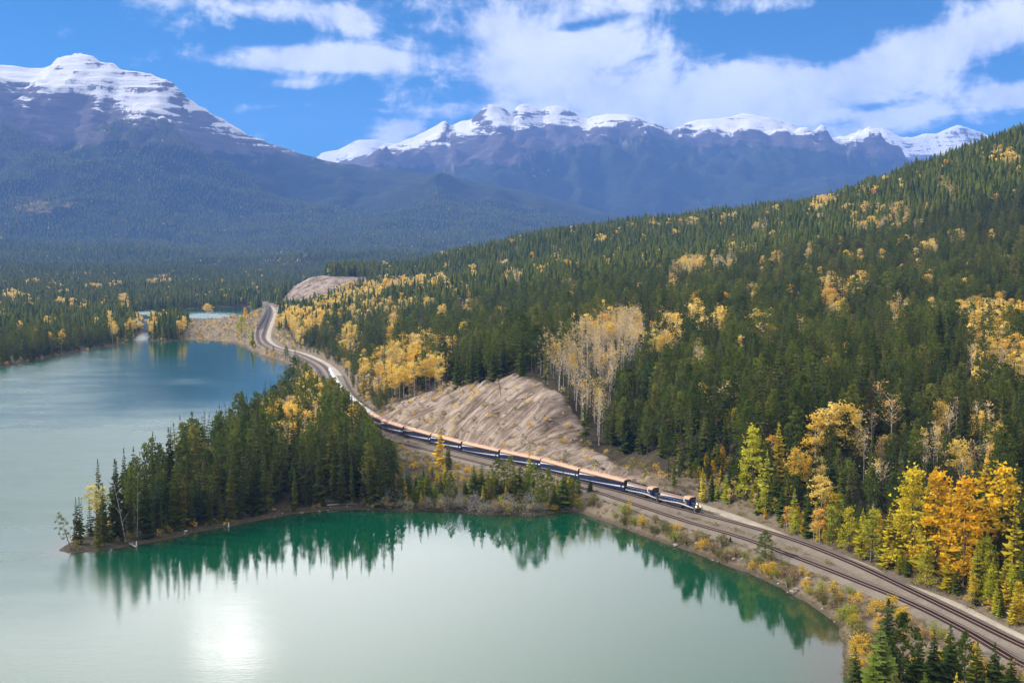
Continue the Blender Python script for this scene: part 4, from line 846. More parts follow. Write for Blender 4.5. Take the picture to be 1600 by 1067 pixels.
def at_px(u, v, z=1.0):
    p = at_z(A([u], float), A([v], float), z)[0]
    for _ in range(8):
        zz = float(hgt(p[:1], p[1:])[0]); p = at_z(A([u], float), A([v], float), max(zz, .15))[0]
    return p[0], p[1], max(float(hgt(p[:1], p[1:])[0]), .1)
Ogold, Oora, Ool, Oyg, Obr = (.56, .38, .05), (.58, .27, .04), (.16, .15, .05), (.28, .30, .05), (.26, .19, .10)
MAN = [  # base u, base v, height px, kind, width, tint, label
 (112,859,64,'lone',1.1,None,'small thin pine leaning out from the very tip of the peninsula'),
 (688,729,62,'larch',1.15,(1,1.1,1),'tall golden larch standing in front of the coaches'),
 (700,733,44,'spruce',1,None,'dark spruce at the foot of the tall golden larch by the train'),
 (657,783,52,'spruce',1.2,(1.5,1.6,1.4),'fresh green spruce at the wood\'s edge above the grey bushes'),(668,776,47,'spruce',1.2,(1.4,1.5,1.3),'middle one of three fresh green spruces above the shore bushes'),(681,785,38,'spruce',1.3,(1.6,1.7,1.4),'short bright green spruce low on the shore below the golden larch'),
 (640,772,42,'spruce',1.1,(1.2,1.3,1.2),'young spruce beside the last tall trees of the peninsula'),(648,787,34,'spruce',1.3,(1.4,1.5,1.2),'bushy young spruce just above the waterline shrubs'),(626,786,66,'spruce',1,None,'last tall spruce where the peninsula wood ends'),
 (695,759,38,'larch',1.0,(1.1,1.25,1.2),'small yellow larch below the train between young spruces'),(683,757,24,'larch',1.1,(1,1.1,1),'little golden larch left of the small yellow larch'),(704,779,40,'pine',1.25,(1.2,1.2,1.1),'round-headed pine at the shore below the small yellow larch'),
 (740,778,52,'spruce',1.25,(1.1,1.2,1.1),'farther of the twin blue-green spruces on the shore'),(752,780,54,'spruce',1.25,(1.1,1.2,1.1),'nearer of the twin blue-green spruces on the shore'),
 (778,785,52,'pine',1.45,(1.2,1.2,1),'broad dense pine at the west end of the shore clump'),(797,785,55,'pine',1.45,(1.3,1.3,1),'tallest broad pine in the clump below the coaches'),(812,788,44,'pine',1.4,(1.1,1.15,1),'low pine in the middle of the shore clump'),
 (826,785,70,'larch',.75,(.62,.92,1.3),'slender yellow-green larch rising across the coach side'),(833,789,56,'pine',1.3,(1.2,1.3,1),'pine just right of the slender yellow-green larch'),(856,789,52,'pine',1.4,(1.3,1.4,1),'bright green pine in the shore clump near its east end'),
 (880,792,58,'spruce',1.75,(1.1,1.25,1.1),'wide full spruce at the east end of the shore clump'),(896,792,42,'pine',1.4,(1.2,1.3,1),'last small pine of the shore clump toward the locomotives'),(866,795,36,'spruce',1.5,(1.3,1.4,1.1),'low spruce in front of the wide full spruce'),(768,792,34,'pine',1.3,(1.1,1.1,1),'small pine at the water in front of the shore clump'),(843,795,34,'pine',1.4,(1.2,1.3,1),'small pine in front of the slender larch'),
 (922,788,24,'spruce',1.5,(1,1.1,1),'small dark spruce among yellow bushes beside the near track'),(984,797,20,'larch',1.0,(1.1,.95,1),'tiny orange larch on the embankment below the rear locomotive'),
 (1195,891,44,'pine',2.0,(1.0,1.0,.9),'lone bushy pine on the embankment above the bay'),(1141,853,10,'spruce',1.8,(1,1.2,1),'tiny green spruce between the shrubs on the embankment'),
 (1384,1088,162,'spruce',1.35,(.9,.95,1.1),'tallest dark spruce of the foreground clump'),(1372,1125,160,'spruce',1.5,(1.5,1.6,1.8),'blue-green spruce at the front of the foreground clump'),(1407,1104,152,'pine',1.2,(1.0,.95,.8),'olive pine behind the blue-green foreground spruce'),
 (1362,1165,150,'spruce',1.4,(1.7,1.7,1.1),'yellow-green spruce cut off by the bottom edge of the picture'),(1335,1112,108,'spruce',1.2,(1.1,1.15,1),'spruce of the foreground clump standing nearest the water'),(1430,1120,140,'spruce',1.3,(.8,.85,.8),'dark spruce on the track side of the foreground clump'),(1396,1160,130,'spruce',1.4,(1.2,1.3,1.1),'low foreground spruce right of the yellow-green one'),
 (1483,1092,126,'spruce',1.25,(1,1.05,1.1),'pointed spruce beside the near track in the corner group'),(1506,1104,124,'pine',1.1,(.9,.95,.9),'dark pine right of the pointed trackside spruce'),(1553,1112,116,'spruce',1.3,(1.1,1.1,.9),'tall spruce against the gravel between the tracks, bottom corner'),(1577,1122,104,'spruce',1.4,(1,1,.9),'last spruce of the corner group beside the tracks'),
 (1444,1160,118,'spruce',1.5,(1.3,1.4,1.2),'short green spruce at the bottom edge of the picture'),(1490,1150,108,'larch',1.0,(.9,1.2,1.4),'pale yellow young larch at the bottom edge'),(1466,1062,52,'larch',1.2,(1,1.05,1),'small golden larch between the two foreground spruce groups'),(1458,1084,106,'spruce',1.2,(.85,.9,.9),'dark spruce behind the small golden larch'),(1524,1110,116,'spruce',1.2,(1.0,1.05,1),'middle spruce of the corner group beside the tracks'),(1540,1160,110,'spruce',1.4,(1,1,.9),'low spruce in the bottom corner'),
 (1176,799,118,'larch',1.1,(.85,1.15,1.3),'tall yellow-green larch at the edge of the gravel road'),(1216,800,108,'larch',1.1,(.85,.95,1.2),'dull golden larch next to the tall yellow-green one'),(1245,812,92,'aspen',1.2,None,'golden aspen between the larches and the round grove'),(1197,806,88,'larch',.9,(.8,1.05,1.2),'narrow yellow larch squeezed between two taller larches'),
 (1272,800,104,'aspen',1.35,None,'first round-crowned golden aspen of the bright grove'),(1292,798,112,'aspen',1.4,None,'tallest round-crowned golden aspen of the bright grove'),(1312,796,108,'aspen',1.4,None,'golden aspen in the heart of the bright grove'),(1332,800,98,'aspen',1.3,None,'right-hand golden aspen of the bright grove'),(1284,822,84,'aspen',1.3,None,'golden aspen in front of the bright grove'),
 (1364,812,98,'bare',1.5,(1.1,1.1,.8),'pale yellow aspen with a bright white trunk beside the grove'),(1376,806,84,'bare',1.4,None,'thin aspen just right of the white-trunked one'),(1390,778,108,'bare',1.5,(1,.85,.7),'tan-leaved aspen rising above the golden larches'),(1374,772,90,'bare',1.5,(1,.85,.7),'tan aspen left of the highest tan one'),
 (1408,880,128,'larch',1.15,(.8,1.05,1),'yellow-green larch at the start of the tall larch row'),(1424,896,170,'larch',1.1,(.95,1.1,1),'first tall yellow larch of the row beside the road'),(1446,902,150,'larch',1.1,(.9,1.0,1),'yellow larch filling the gap behind the row front'),(1460,908,174,'larch',1.1,(1.03,.97,.9),'bright orange-gold larch, second tall one of the row'),(1486,905,166,'larch',1.05,(1.03,.97,.9),'orange larch in the middle of the tall row'),(1506,916,178,'larch',1.05,(1.05,.95,.9),'orange larch with a thin pointed top in the tall row'),(1534,880,178,'larch',1.25,(1.02,.95,.85),'highest and most orange larch of the row'),(1560,890,172,'larch',1.2,(.98,1.0,.9),'golden larch right of the most orange one'),(1582,925,150,'larch',1.1,(.7,.85,.9),'dull yellow larch by the picture edge'),
 (1326,862,74,'larch',1.3,(.72,.92,1),'young yellow-green larch at the road edge below the grove'),(1346,872,82,'larch',1.2,(.7,.95,1),'second young yellow-green larch below the grove'),(1362,878,88,'larch',1.3,(.7,.9,1),'third young yellow-green larch below the grove'),(1388,888,100,'larch',1.3,(.72,.92,1),'bushy young larch before the tall row'),(1298,850,62,'larch',1.3,(.62,.85,1),'olive young larch under the bright grove'),(1280,848,58,'aspen',1.2,(1.1,1,.9),'small brilliant golden aspen at the road edge'),
 (1262,838,70,'spruce',1.4,(.9,1,.9),'dark spruce beside the small brilliant aspen'),(1240,826,60,'larch',1.3,(.6,.9,1.1),'olive-yellow young larch along the road'),(1222,820,56,'spruce',1.5,(1,1.1,1.2),'blue-green spruce along the gravel road'),(1208,812,62,'spruce',1.3,(.9,1,1),'dark spruce left of the blue-green roadside one'),(1160,796,44,'larch',1.4,(.6,.95,1.2),'lime-yellow bushy larch by the road'),(1134,792,46,'larch',1.4,(.62,.98,1.2),'lime-green young larch near the lead locomotive'),(1112,786,38,'spruce',1.4,(1,1.1,1.1),'small spruce just behind the lead locomotive'),(1098,784,56,'larch',1.0,(1.05,1.2,1),'golden larch straight behind the lead locomotive'),(1146,786,58,'spruce',1.2,(.9,1,.9),'dark spruce behind the lime-green larches'),
 (1526,935,90,'larch',1.3,(.6,.8,1),'olive young larch below the orange row'),(1448,918,70,'larch',1.4,(.7,.9,1),'low yellow larch at the foot of the row'),(1480,925,64,'larch',1.4,(.65,.85,1),'low olive larch at the foot of the orange ones'),(1590,965,60,'larch',1.3,(.7,.85,1),'low larch by the road at the picture edge'),
 (325,499,25,'aspen',1.9,(1.05,1,.9),'round golden tree alone on the far lakeshore flat'),(193,483,26,'aspen',1.7,(1,.85,.8),'broad golden tree at the far end of the second lake'),(284,527,24,'aspen',1.7,(1,.85,.8),'orange tree beside the dark island wood'),(377,522,30,'larch',1.9,(.8,1.1,1.2),'broad yellow-green tree on the shore by the red locomotive'),(394,540,32,'larch',1.6,(.8,1.1,1.2),'yellow-green tree at the water below the red locomotive'),(383,500,20,'larch',1.5,(1.1,1,1),'small gold tree between the second lake and the coal train'),
 (366,503,14,'aspen',1.6,(1,.8,.7),'little orange tree on the far flat'),(425,562,18,'larch',1.0,(1.03,.97,.9),'little orange larch between the track bend and the lake')]
kinds_ = {'spruce': ('conifer_tree', 'conifer'), 'pine': ('conifer_tree', 'conifer'), 'larch': ('larch_tree', 'larch tree'), 'aspen': ('aspen_tree', 'aspen tree'), 'bare': ('bare_aspen_tree', 'aspen tree'), 'lone': ('conifer_tree', 'conifer')}
for q, (u, v, hp, kd, w, tint, lab) in enumerate(MAN):
    x, y, z = at_px(u, v); h = hp*y/F/math.cos(PITCH); nm, ct = kinds_[kd]
    if kd == 'spruce': w *= 1.75 if v > 1000 else 1.6
    if kd == 'larch' and v > 700: w *= 1.15
    tr, cr = {'spruce': (T_con, SPR[(0, 2, 4, 2, 0)[q % 5]]), 'pine': (T_con, BSH[q % 2]), 'larch': (T_con, LAR[(2, 0, 2, 1)[q % 4]]), 'aspen': (T_asp[q % 3], ASP[q % 3]), 'bare': (T_bare[q % 3], BAR[q % 3]), 'lone': (T_pine, LON)}[kd]
    tree(nm, x, y, z, h, tr, cr, ct, lab, None, q*1.3, w, tint, lean=(.05, -.28) if kd == 'lone' else (random.uniform(-.02, .02), random.uniform(-.02, .02)))
# dead grey bushes and willows along the bay
for q, (u, v, hp, w) in enumerate([(795,806,32,1),(826,805,38,.8),(741,801,34,.9),(718,800,28,1),(694,799,26,1.1),(614,793,30,1),(668,799,20,1.3),(770,803,20,1.3),(756,803,18,1.3),(603,794,18,1.4),(846,803,18,1.2),(636,796,18,1.3)]):
    x, y, z = at_px(u, v-2); lab = '%s grey leafless bush along the bay from the peninsula wood' % WORDS[sorted([614,603,636,668,694,718,741,756,770,795,826,846]).index(u)]
    tree('bare_bush', x, y, z, hp*y/F, None, TWG[q % 3], 'bush', lab, 'leafless bushes at the bay', q, w*.8, (.62, .58, .54))
def shrub(x, y, z, h, tint, lab, grp, q, w=1.0):
    return tree('shrub', x, y, z, h, STM, SHR[q % 3], 'shrub', lab, grp, q*.7, w, tint)
# the open embankment between the bay and the near track
ex, ey = jitter(-95, 175, 205, 640, 2.7); ez = hgt(ex, ey); es, et = on_grid(GDS, ex, ey), on_grid(GDT, ex, ey); eu, ev = project(ex, ey, ez)
tx = np.interp(ey, np.arange(200, 1301, 2.0), nt_[i_, 0]); k = (es > .8) & (et > 5.2) & (ex < tx) & (eu > 600) & (eu < 1640) & (ev < 1110)
dn = .38 + .7*sstep(1160, 1360, eu) + .55*(es < 4.5) + .15*sstep(720, 640, eu); k &= rng.random(len(ex)) < np.clip(dn*(1+.9*fbm(ex, ey, 14, 2, 33)), .04, .95)
ii = np.where(k)[0]; ii = ii[np.argsort(-(.6*(es[ii] < 4.5)+rng.random(len(ii))))][:300]
todo = []
for q, i in enumerate(ii):
    r = random.random(); near_w = es[i] < 4.5
    tint, look = ((Ool, 'olive willow shrub') if r < .42 else (Ogold, 'golden yellow shrub') if r < .6 else (Obr, 'brown thinning shrub') if r < .8 else (Oyg, 'yellow-green shrub')) if near_w else ((Ogold, 'golden yellow shrub') if r < .56 else (Oora, 'orange shrub') if r < .70 else (Oyg, 'yellow-green shrub') if r < .82 else (Obr, 'brown thinning shrub'))
    where = ('at the water\'s edge ' if near_w else 'on the gravel bank ') + ('below the coaches' if eu[i] < 900 else 'below the locomotives' if eu[i] < 1100 else 'before the lone pine' if eu[i] < 1200 else 'past the lone pine' if eu[i] < 1330 else 'around the foreground spruces')
    hs_ = random.uniform(1.3, 3.0)*(1.4 if near_w and eu[i] < 930 else 1.25 if near_w or eu[i] > 1280 else .8); size = 'small' if hs_ < 1.7 else 'large' if hs_ > 2.8 else 'middling'
    todo.append((size+' '+look+' '+where, eu[i], ey[i], lambda lab, i=i, hs_=hs_, tint=tint, look=look, where=where, q=q, w=random.uniform(.8, 1.3): shrub(ex[i], ey[i], ez[i], hs_, tint, lab, look+'s '+where, q, w)))
distinct(todo, ('train-end', 'middle', 'near-end'), 'from the train end')
# young trees filling the strip between the wood and the shore clump
todo = []
yu = [(u_, v_) for u_, v_ in zip(rng.uniform(612, 905, 90), rng.uniform(0, 1, 90))]; ny = 0
for q, (u_, f_) in enumerate(yu):
    vn = np.interp(u_, bay[::-1, 0], bay[::-1, 1])-7; vt = np.interp(u_, near_px[::-1, 0], near_px[::-1, 1])+11
    v_ = vn+(vt-vn)*f_*.62
    if vt > vn-6 or (705 < u_ < 735 and f_ > .3): continue
    x, y, z = at_px(u_, v_); hp = (34-16*f_)*random.uniform(.7, 1.2); k_ = q % 5; where = 'beside the peninsula wood' if u_ < 690 else 'before the twin spruces' if u_ < 760 else 'in the shore clump below the coaches'
    look, tr, cr, tint, w_ = (('young green spruce', T_con, SPR[2], (1.3, 1.4, 1.2), 1.7), ('bushy young pine', T_con, BSH[q % 2], (1.2, 1.25, 1), 1.1), ('young green spruce', T_con, SPR[4], (1.2, 1.3, 1.2), 1.5), ('dark young spruce', T_con, SPR[0], (.9, 1, .9), 1.7), ('small golden larch', T_con, LAR[q % 3], (.9, 1.05, 1), 1.3))[k_]
    size = 'short ' if hp < 24 else 'taller '
    todo.append((size+look+' '+where+(' near the water' if f_ < .4 else ' near the track'), u_, y, lambda lab, a=('larch_tree' if k_ == 4 else 'conifer_tree', x, y, z, hp*y/F, tr, cr, 'larch tree' if k_ == 4 else 'conifer'), b_=('young trees on the bay strip', q*1.1, w_*random.uniform(.8, 1.15), tint): tree(*a, lab, *b_)))
distinct(todo, ('wood-end', 'middle', 'train-end'), 'from the wood')
# the thick autumn bank between the gravel road and the hill
todo = []
roadv = lambda u_: np.interp(u_, roadA_px[::-1, 0], roadA_px[::-1, 1]); q = 0
for k_ in range(170):
    u_ = rng.uniform(1085, 1610); f_ = rng.uniform(0, 1)**1.3; v_ = roadv(u_)-(7+.010*(u_-1085))-f_*(30+.075*(u_-1085)); r = random.random(); x, y, z = at_px(u_, v_)
    hm = random.uniform(3.5, 8.5)+5*f_
    if u_ < 1180: hm *= .8
    look, tr, cr, tint, w_, nm, ct = (('olive-yellow larch', T_con, LAR[(2, 0, 2, 1)[k_ % 4]], (.55, .80, 1.0), 1.5, 'larch_tree', 'larch tree') if r < .34 else ('yellow-green bushy larch', T_con, LAR[2], (.62, .98, 1.1), 1.5, 'larch_tree', 'larch tree') if r < .55 else
        ('golden larch', T_con, LAR[(2, 0, 2, 1)[k_ % 4]], (1.0, 1.0, 1), 1.4, 'larch_tree', 'larch tree') if r < .70 else ('dark green spruce', T_con, SPR[(0, 2, 4)[k_ % 3]], (.95, 1, .95), 1.6, 'conifer_tree', 'conifer') if r < .86 else ('little golden aspen', T_asp[k_ % 3], ASP[k_ % 3], None, 1.4, 'aspen_tree', 'aspen tree'))
    where = 'just behind the lead locomotive' if u_ < 1160 else 'below the tall yellow-green larch' if u_ < 1250 else 'below the bright aspen grove' if u_ < 1390 else 'under the first tall larches' if u_ < 1480 else 'under the orange larches'
    edge_ = ' at the road edge' if f_ < .35 else ' farther back'
    todo.append((('low ' if hm < 6 else 'medium ' if hm < 9 else 'high ')+look+' '+where+edge_, u_, y, lambda lab, a=(nm, x, y, z, hm, tr, cr, ct), b_=('autumn bank along the gravel road', k_*1.7, w_*random.uniform(.8, 1.2), tint): tree(*a, lab, *b_)))
distinct(todo, ('train-end', 'middle', 'near-end'), 'from the train')
# golden scrub beside the line, on the banks, the flats and along the shores
sx, sy = [], []
for (x0, x1, y0, y1, sp) in [(-330,300,230,700,3.6),(-480,0,700,1900,5.0)]:
    a, b_ = jitter(x0, x1, y0, y1, sp); sx.append(a); sy.append(b_)
sx = np.concatenate(sx); sy = np.concatenate(sy); sz = hgt(sx, sy); s1, s2, s3, s4, s5 = (on_grid(q, sx, sy) for q in (GDS, GDT, GDR, CUT, FLAT)); su, sv = project(sx, sy, sz)
dd = np.minimum(s2, s3); pr = np.where((dd > 6) & (dd < 22), np.where((su > 1000) & (sy < 460), .8, .42)*np.clip(.6+fbm(sx, sy, 25, 3, 35), .1, 1.4), 0)+np.where((s1 > .5) & (s1 < 7), np.where((sy > 850) | (s1 < 4), .8, .5), 0)+np.where((s4 > .12) & (s4 < .5), .35, 0)+np.where(s4 > .5, .15, 0)+np.where(s5 > .5, .38, 0)
lk = (sx < np.interp(sy, np.arange(200, 1301, 2.0), nt_[i_, 0])) & (sy < 640) & (su > 600)
k = (s1 > .5) & (dd > 4.9) & (rng.random(len(sx)) < pr) & ~lk & seen(sx, sy, sz+3); sx, sy, sz = sx[k], sy[k], sz[k]
scatter('autumn_scrub', sx, sy, sz, rng.uniform(.8, 3.0, len(sx)), rng.uniform(0, 6, len(sx)), rng.integers(0, 5, len(sx)), SHRM, None)

# stones washed out of the bare banks and along the shore, dry grass on the open ground
kx, ky = [], []
for (x0, x1, y0, y1, sp) in [(-130,130,205,700,1.7),(-420,-180,1500,2000,7)]:
    a, b_ = jitter(x0, x1, y0, y1, sp); kx.append(a); ky.append(b_)
kx = np.concatenate(kx); ky = np.concatenate(ky); kz = hgt(kx, ky); k1, k2, k3, k4 = (on_grid(q, kx, ky) for q in (GDS, GDT, GDR, CUT))
pr = np.where(k4 > .4, .11, 0)+np.where((k1 > -.6) & (k1 < 2.2), .22, 0)+np.where((k2 > 5) & (k2 < 12), .025, 0); k = (rng.random(len(kx)) < pr) & (k2 > 4.2) & (np.abs(kx) < ky*.5+20)
scatter('loose_stones', kx[k], ky[k], kz[k], rng.uniform(.25, .55, k.sum())*np.where(rng.random(k.sum()) < .12, 2.4, 1)*np.where(ky[k] > 1000, 3, 1), rng.uniform(0, 6, k.sum()), rng.integers(0, 4, k.sum()), ROCK, rng.uniform(.9, 1.7, k.sum()))
tx_, ty_ = jitter(-130, 190, 205, 690, 1.35); tz_ = hgt(tx_, ty_); t1, t2, t3, t4 = (on_grid(q, tx_, ty_) for q in (GDS, GDT, GDR, CUT)); nz_ = fbm(tx_, ty_, 9, 3, 97)
pr = np.where((t1 > .25) & (t2 < 60), .5, 0)*np.clip(.75+1.1*nz_, .05, 1.3)*np.where(t4 > .3, .12, 1); k = (rng.random(len(tx_)) < pr) & (t2 > 4.3) & (t3 > 2.6) & (np.abs(tx_) < ty_*.5+15) & ((t2 < 26) | (t1 < 26))
scatter('rough_grass', tx_[k], ty_[k], tz_[k], rng.uniform(.35, 1.0, k.sum()), rng.uniform(0, 6, k.sum()), rng.integers(0, 3, k.sum()), TUFT, rng.uniform(1, 1.8, k.sum()))

# ------------------------------------------------------------------ railway
def flat_mat(name, col, rough=.6, metal=0.0, spec=.4, emit=None):
    m, gg, b = mat(name); b.inputs['Roughness'].default_value = rough; b.inputs['Metallic'].default_value = metal; b.inputs['Specular IOR Level'].default_value = spec
    t = gg.noise(gg.n('ShaderNodeTexCoord').outputs['Object'], 2.2, 5, .7)
    gg.put(b.inputs['Base Color'], gg.mix(gg.ss(t, .35, .75), tuple(col), tuple(c*.80 for c in col)))
    if emit: b.inputs['Emission Color'].default_value = tuple(emit)+(1,); b.inputs['Emission Strength'].default_value = 4.0
    return m
def stone_mat(name, stops, sc):
    m, gg, b = mat(name); P = gg.n('ShaderNodeNewGeometry').outputs['Position']; a = gg.noise(P, sc, 5, .75); c = gg.noise(P, .12, 4, .6)
    gg.put(b.inputs['Base Color'], gg.ramp(gg.m('ADD', gg.m('MULTIPLY', a, .55), gg.m('MULTIPLY', c, .45)), stops)); bump(gg, b, a, .12); return m
m_ballast = stone_mat('grey_ballast', [(.3, (.075, .062, .050)), (.5, (.135, .113, .092)), (.7, (.19, .165, .138))], 2.4)
m_rust = stone_mat('rust_stained_ballast', [(.3, (.024, .012, .009)), (.5, (.042, .021, .015)), (.7, (.066, .035, .026))], 2.6)
m_road = stone_mat('gravel_road', [(.3, (.17, .145, .11)), (.47, (.27, .235, .185)), (.6, (.34, .30, .25)), (.74, (.22, .15, .08))], 1.2)
m_tie = flat_mat('creosoted_timber', (.034, .018, .014), .95, 0, .1); m_rail = flat_mat('rail_steel', (.11, .075, .06), .6, .3)
def railway(line, dz, lab):
    r = bpy.data.objects.new('railway_track', None); COL.objects.link(r); r['kind'] = 'structure'
    V, Fc = ribbon(line, [-4.6, -2.5, -1.85, -1.6, 1.6, 1.85, 2.5, 4.6], [4.40+dz, 4.56+dz, 4.93, 4.97, 4.97, 4.93, 4.56+dz, 4.40+dz])
    mi = np.tile(np.array([0, 0, 0, 1, 0, 0, 0]), len(line)-1); link('ballast', mesh_np('ballast', V, Fc, [m_ballast, m_rust], True, mi), r)
    for s in (-1, 1):
        c = s*.7525; V, Fc = ribbon(line, [c-.075, c-.037, c-.037, c+.037, c+.037, c+.075], [5.115, 5.14, 5.29, 5.29, 5.14, 5.115]); link('rail', mesh_np('rail', V, Fc, [m_rail]), r)
    n = int(np.searchsorted(-(line[:, 1] < 720).astype(int), 0)); L = line[:max(n, 60)]; t = np.arange(0, len(L)-1.01, .33); i = t.astype(int); f = (t-i)[:, None]
    p = L[i]*(1-f)+L[i+1]*f; d = L[i+1]-L[i]; d /= np.linalg.norm(d, axis=1)[:, None]; nn = np.stack([d[:, 1], -d[:, 0]], 1); cs = []
    for a, b2, z in ((-1, -1, 4.9), (1, -1, 4.9), (1, 1, 4.9), (-1, 1, 4.9), (-1, -1, 5.115), (1, -1, 5.115), (1, 1, 5.115), (-1, 1, 5.115)):
        cs.append(np.c_[p+nn*a*1.32+d*b2*.12, np.full(len(p), z)])
    V = np.stack(cs, 1).reshape(-1, 3); q = np.array([(4, 5, 6, 7), (0, 1, 5, 4), (1, 2, 6, 5), (2, 3, 7, 6), (3, 0, 4, 7)])
    link('sleepers', mesh_np('sleepers', V, (np.arange(len(p))[:, None, None]*8+q).reshape(-1, 4), [m_tie]), r, kind='stuff')
railway(far_t, 0.0, 'far'); railway(near_t, -.03, 'near')
for L, nm in ((road_a, 'gravel_road'), (road_b, 'gravel_road'), (road_c, 'gravel_road')):
    w = 2.1 + .35*fbm(L[:, 0], L[:, 1], 15, 3, 7); V, Fc = ribbon(L, [-2.6, -1.9, -.4, .9, 2.0, 2.7], [4.36, 4.52, 4.50, 4.53, 4.52, 4.36]); link(nm, mesh_np(nm, V, Fc, [m_road], True), kind='structure')

m_navy = flat_mat('navy_paint', (.012, .020, .062), .28, 0, .5); m_bronze = flat_mat('bronze_roof', (.37, .205, .118), .55, .1, .5); m_whitep = flat_mat('white_paint', (.60, .61, .65), .4)
m_glass = flat_mat('dark_glass', (.020, .028, .040), .08, 0, .8); m_dark = flat_mat('black_running_gear', (.016, .015, .015), .7); m_gold2 = flat_mat('gold_paint', (.50, .30, .08), .4)
m_grey = flat_mat('grey_roof_gear', (.16, .16, .165), .6); m_lamp = flat_mat('lit_lamp', (.9, .88, .8), .3, emit=(1, .94, .8)); m_redp = flat_mat('red_paint', (.42, .035, .022), .4)
m_coal = flat_mat('coal', (.018, .018, .020), .9); m_car = flat_mat('dark_grey_steel', (.055, .060, .075), .55); m_whiteroof = flat_mat('pale_roof', (.44, .43, .415), .6)

def bogie_mesh(half=1.3, wheels=(-1.25, 1.25), r=.46):
    mb = MB()
    for s in (-1, 1):
        mb.box(-half-.75, half+.75, s*.98-.09, s*.98+.09, .42, .74, 0, .03); mb.box(-.45, .45, s*1.0-.13, s*1.0+.13, .3, .62)
        for w in wheels:
            ring = [(w+r*math.cos(a), r*math.sin(a)+r) for a in np.linspace(0, 2*math.pi, 12, endpoint=False)]
            mb.loft([[(x, s*.70-.07, z) for x, z in ring], [(x, s*.70+.07, z) for x, z in ring]], 0); mb.box(w-.16, w+.16, s*1.0-.12, s*1.0+.12, .33, .63)
    for w in wheels: mb.tube([(w, -.7, r), (w, .7, r)], [.08, .08], 6)
    mb.box(-.25, .25, -.95, .95, .45, .78); return mb.mesh('bogie', [m_dark])
BOG = bogie_mesh(); BOG3 = bogie_mesh(1.9, (-1.75, 0, 1.75), .5)
def strip_mesh(name, tops, bots, y, m, thick=.012):
    """painted band: outline given by top and bottom curves along x, one mesh for each side of the vehicle"""
    out = []
    for s in (-1, 1):
        mb = MB()
        for k in range(len(tops)-1):
            (x0, t0), (x1, t1) = tops[k], tops[k+1]; b0, b1 = bots[k][1], bots[k+1][1]; a, b = s*y, s*(y+thick)
            V = [(x0, a, b0), (x1, a, b1), (x1, a, t1), (x0, a, t0), (x0, b, b0), (x1, b, b1), (x1, b, t1), (x0, b, t0)]
            mb.add(V, [(4, 5, 6, 7), (3, 2, 6, 7), (0, 1, 5, 4), (0, 3, 7, 4), (1, 2, 6, 5)])
        out.append(mb.mesh(name, [m]))
    return out
CL = 25.2
def coach_parts():
    h = CL/2; P_ = {}
    mb = MB(); pr = [(-1.42, .85), (1.42, .85), (1.54, 1.15), (1.54, 3.68), (-1.54, 3.68), (-1.54, 1.15)]; mb.loft([[(-h, y, z) for y, z in pr], [(h, y, z) for y, z in pr]])
    mb.box(-6.5, 6.5, -1.25, 1.25, .45, .86); P_['body'] = mb.mesh('body', [m_navy])
    rp = [(1.57, 3.60), (1.555, 3.95), (1.36, 4.33), (1.0, 4.60), (.5, 4.76), (0, 4.80)]; rp = rp+[(-y, z) for y, z in rp[-2::-1]]; mb = MB()
    mb.loft([[(-h+.02, y*.97, z-.03) for y, z in rp], [(-h+.3, y, z) for y, z in rp], [(h-.3, y, z) for y, z in rp], [(h-.02, y*.97, z-.03) for y, z in rp]]); P_['roof'] = mb
    mb = MB()
    for s in (-1, 1):
        for k in range(12): x = -9.6+k*1.62; y0, y1 = sorted((s*1.535, s*1.552)); mb.box(x, x+1.34, y0, y1, 2.42, 3.36)
    P_['windows'] = mb.mesh('windows', [m_glass])
    xs = np.linspace(-h+.05, h-.05, 12); f = (xs+h)/CL; lo = 1.18+1.05*f**1.5; th = .06+.46*f**1.4
    P_['swoosh'] = strip_mesh('swoosh', list(zip(xs, lo+th*.5)), list(zip(xs, lo-th*.5)), 1.541, m_whitep)
    xs = np.linspace(-h+.05, -3.0, 7); f = (xs+h)/(h-3.0); P_['stripe'] = strip_mesh('stripe', list(zip(xs, 3.30+.25*f)), list(zip(xs, 2.65+.88*f**.75)), 1.5535, m_whitep)
    mb = MB()
    for s in (-1, 1): mb.box(s*h-.02 if s > 0 else -h-.33, h+.33 if s > 0 else -h+.02, -.75, .75, 1.0, 3.3, 0); mb.box(s*(h+.01)-.06, s*(h+.01)+.06, -1.50, 1.50, .9, 4.45)
    P_['gangway'] = mb.mesh('gangway', [m_dark])
    mb = MB()
    for x, w in ((-8, .9), (-2.0, .5), (4.5, .5), (9.5, 1.1)): mb.box(x-w, x+w, -.45, .45, 4.70, 4.93, 0, .06)
    P_['roof_vent'] = mb.mesh('roof_vent', [m_grey]); mb = MB()
    for s in (-1, 1):
        y0, y1 = sorted((s*1.535, s*1.56)); mb.box(10.6, 11.4, y0, y1, 1.1, 3.2)
    P_['door'] = mb.mesh('door', [m_navy]); return P_
CP = coach_parts(); ROOF = {'bronze': CP['roof'].mesh('roof', [m_bronze], True), 'white': CP['roof'].mesh('roof', [m_whiteroof], True)}
def on_rail(line, s0, L, frac=.28):
    def at(s): i = np.clip(s/2.0, 0, len(line)-2); k = int(i); f = i-k; return line[k]*(1-f)+line[k+1]*f
    a, b = at(s0+L*frac), at(s0+L*(1-frac)); c = (a+b)/2; return c, math.atan2(a[1]-b[1], a[0]-b[0])
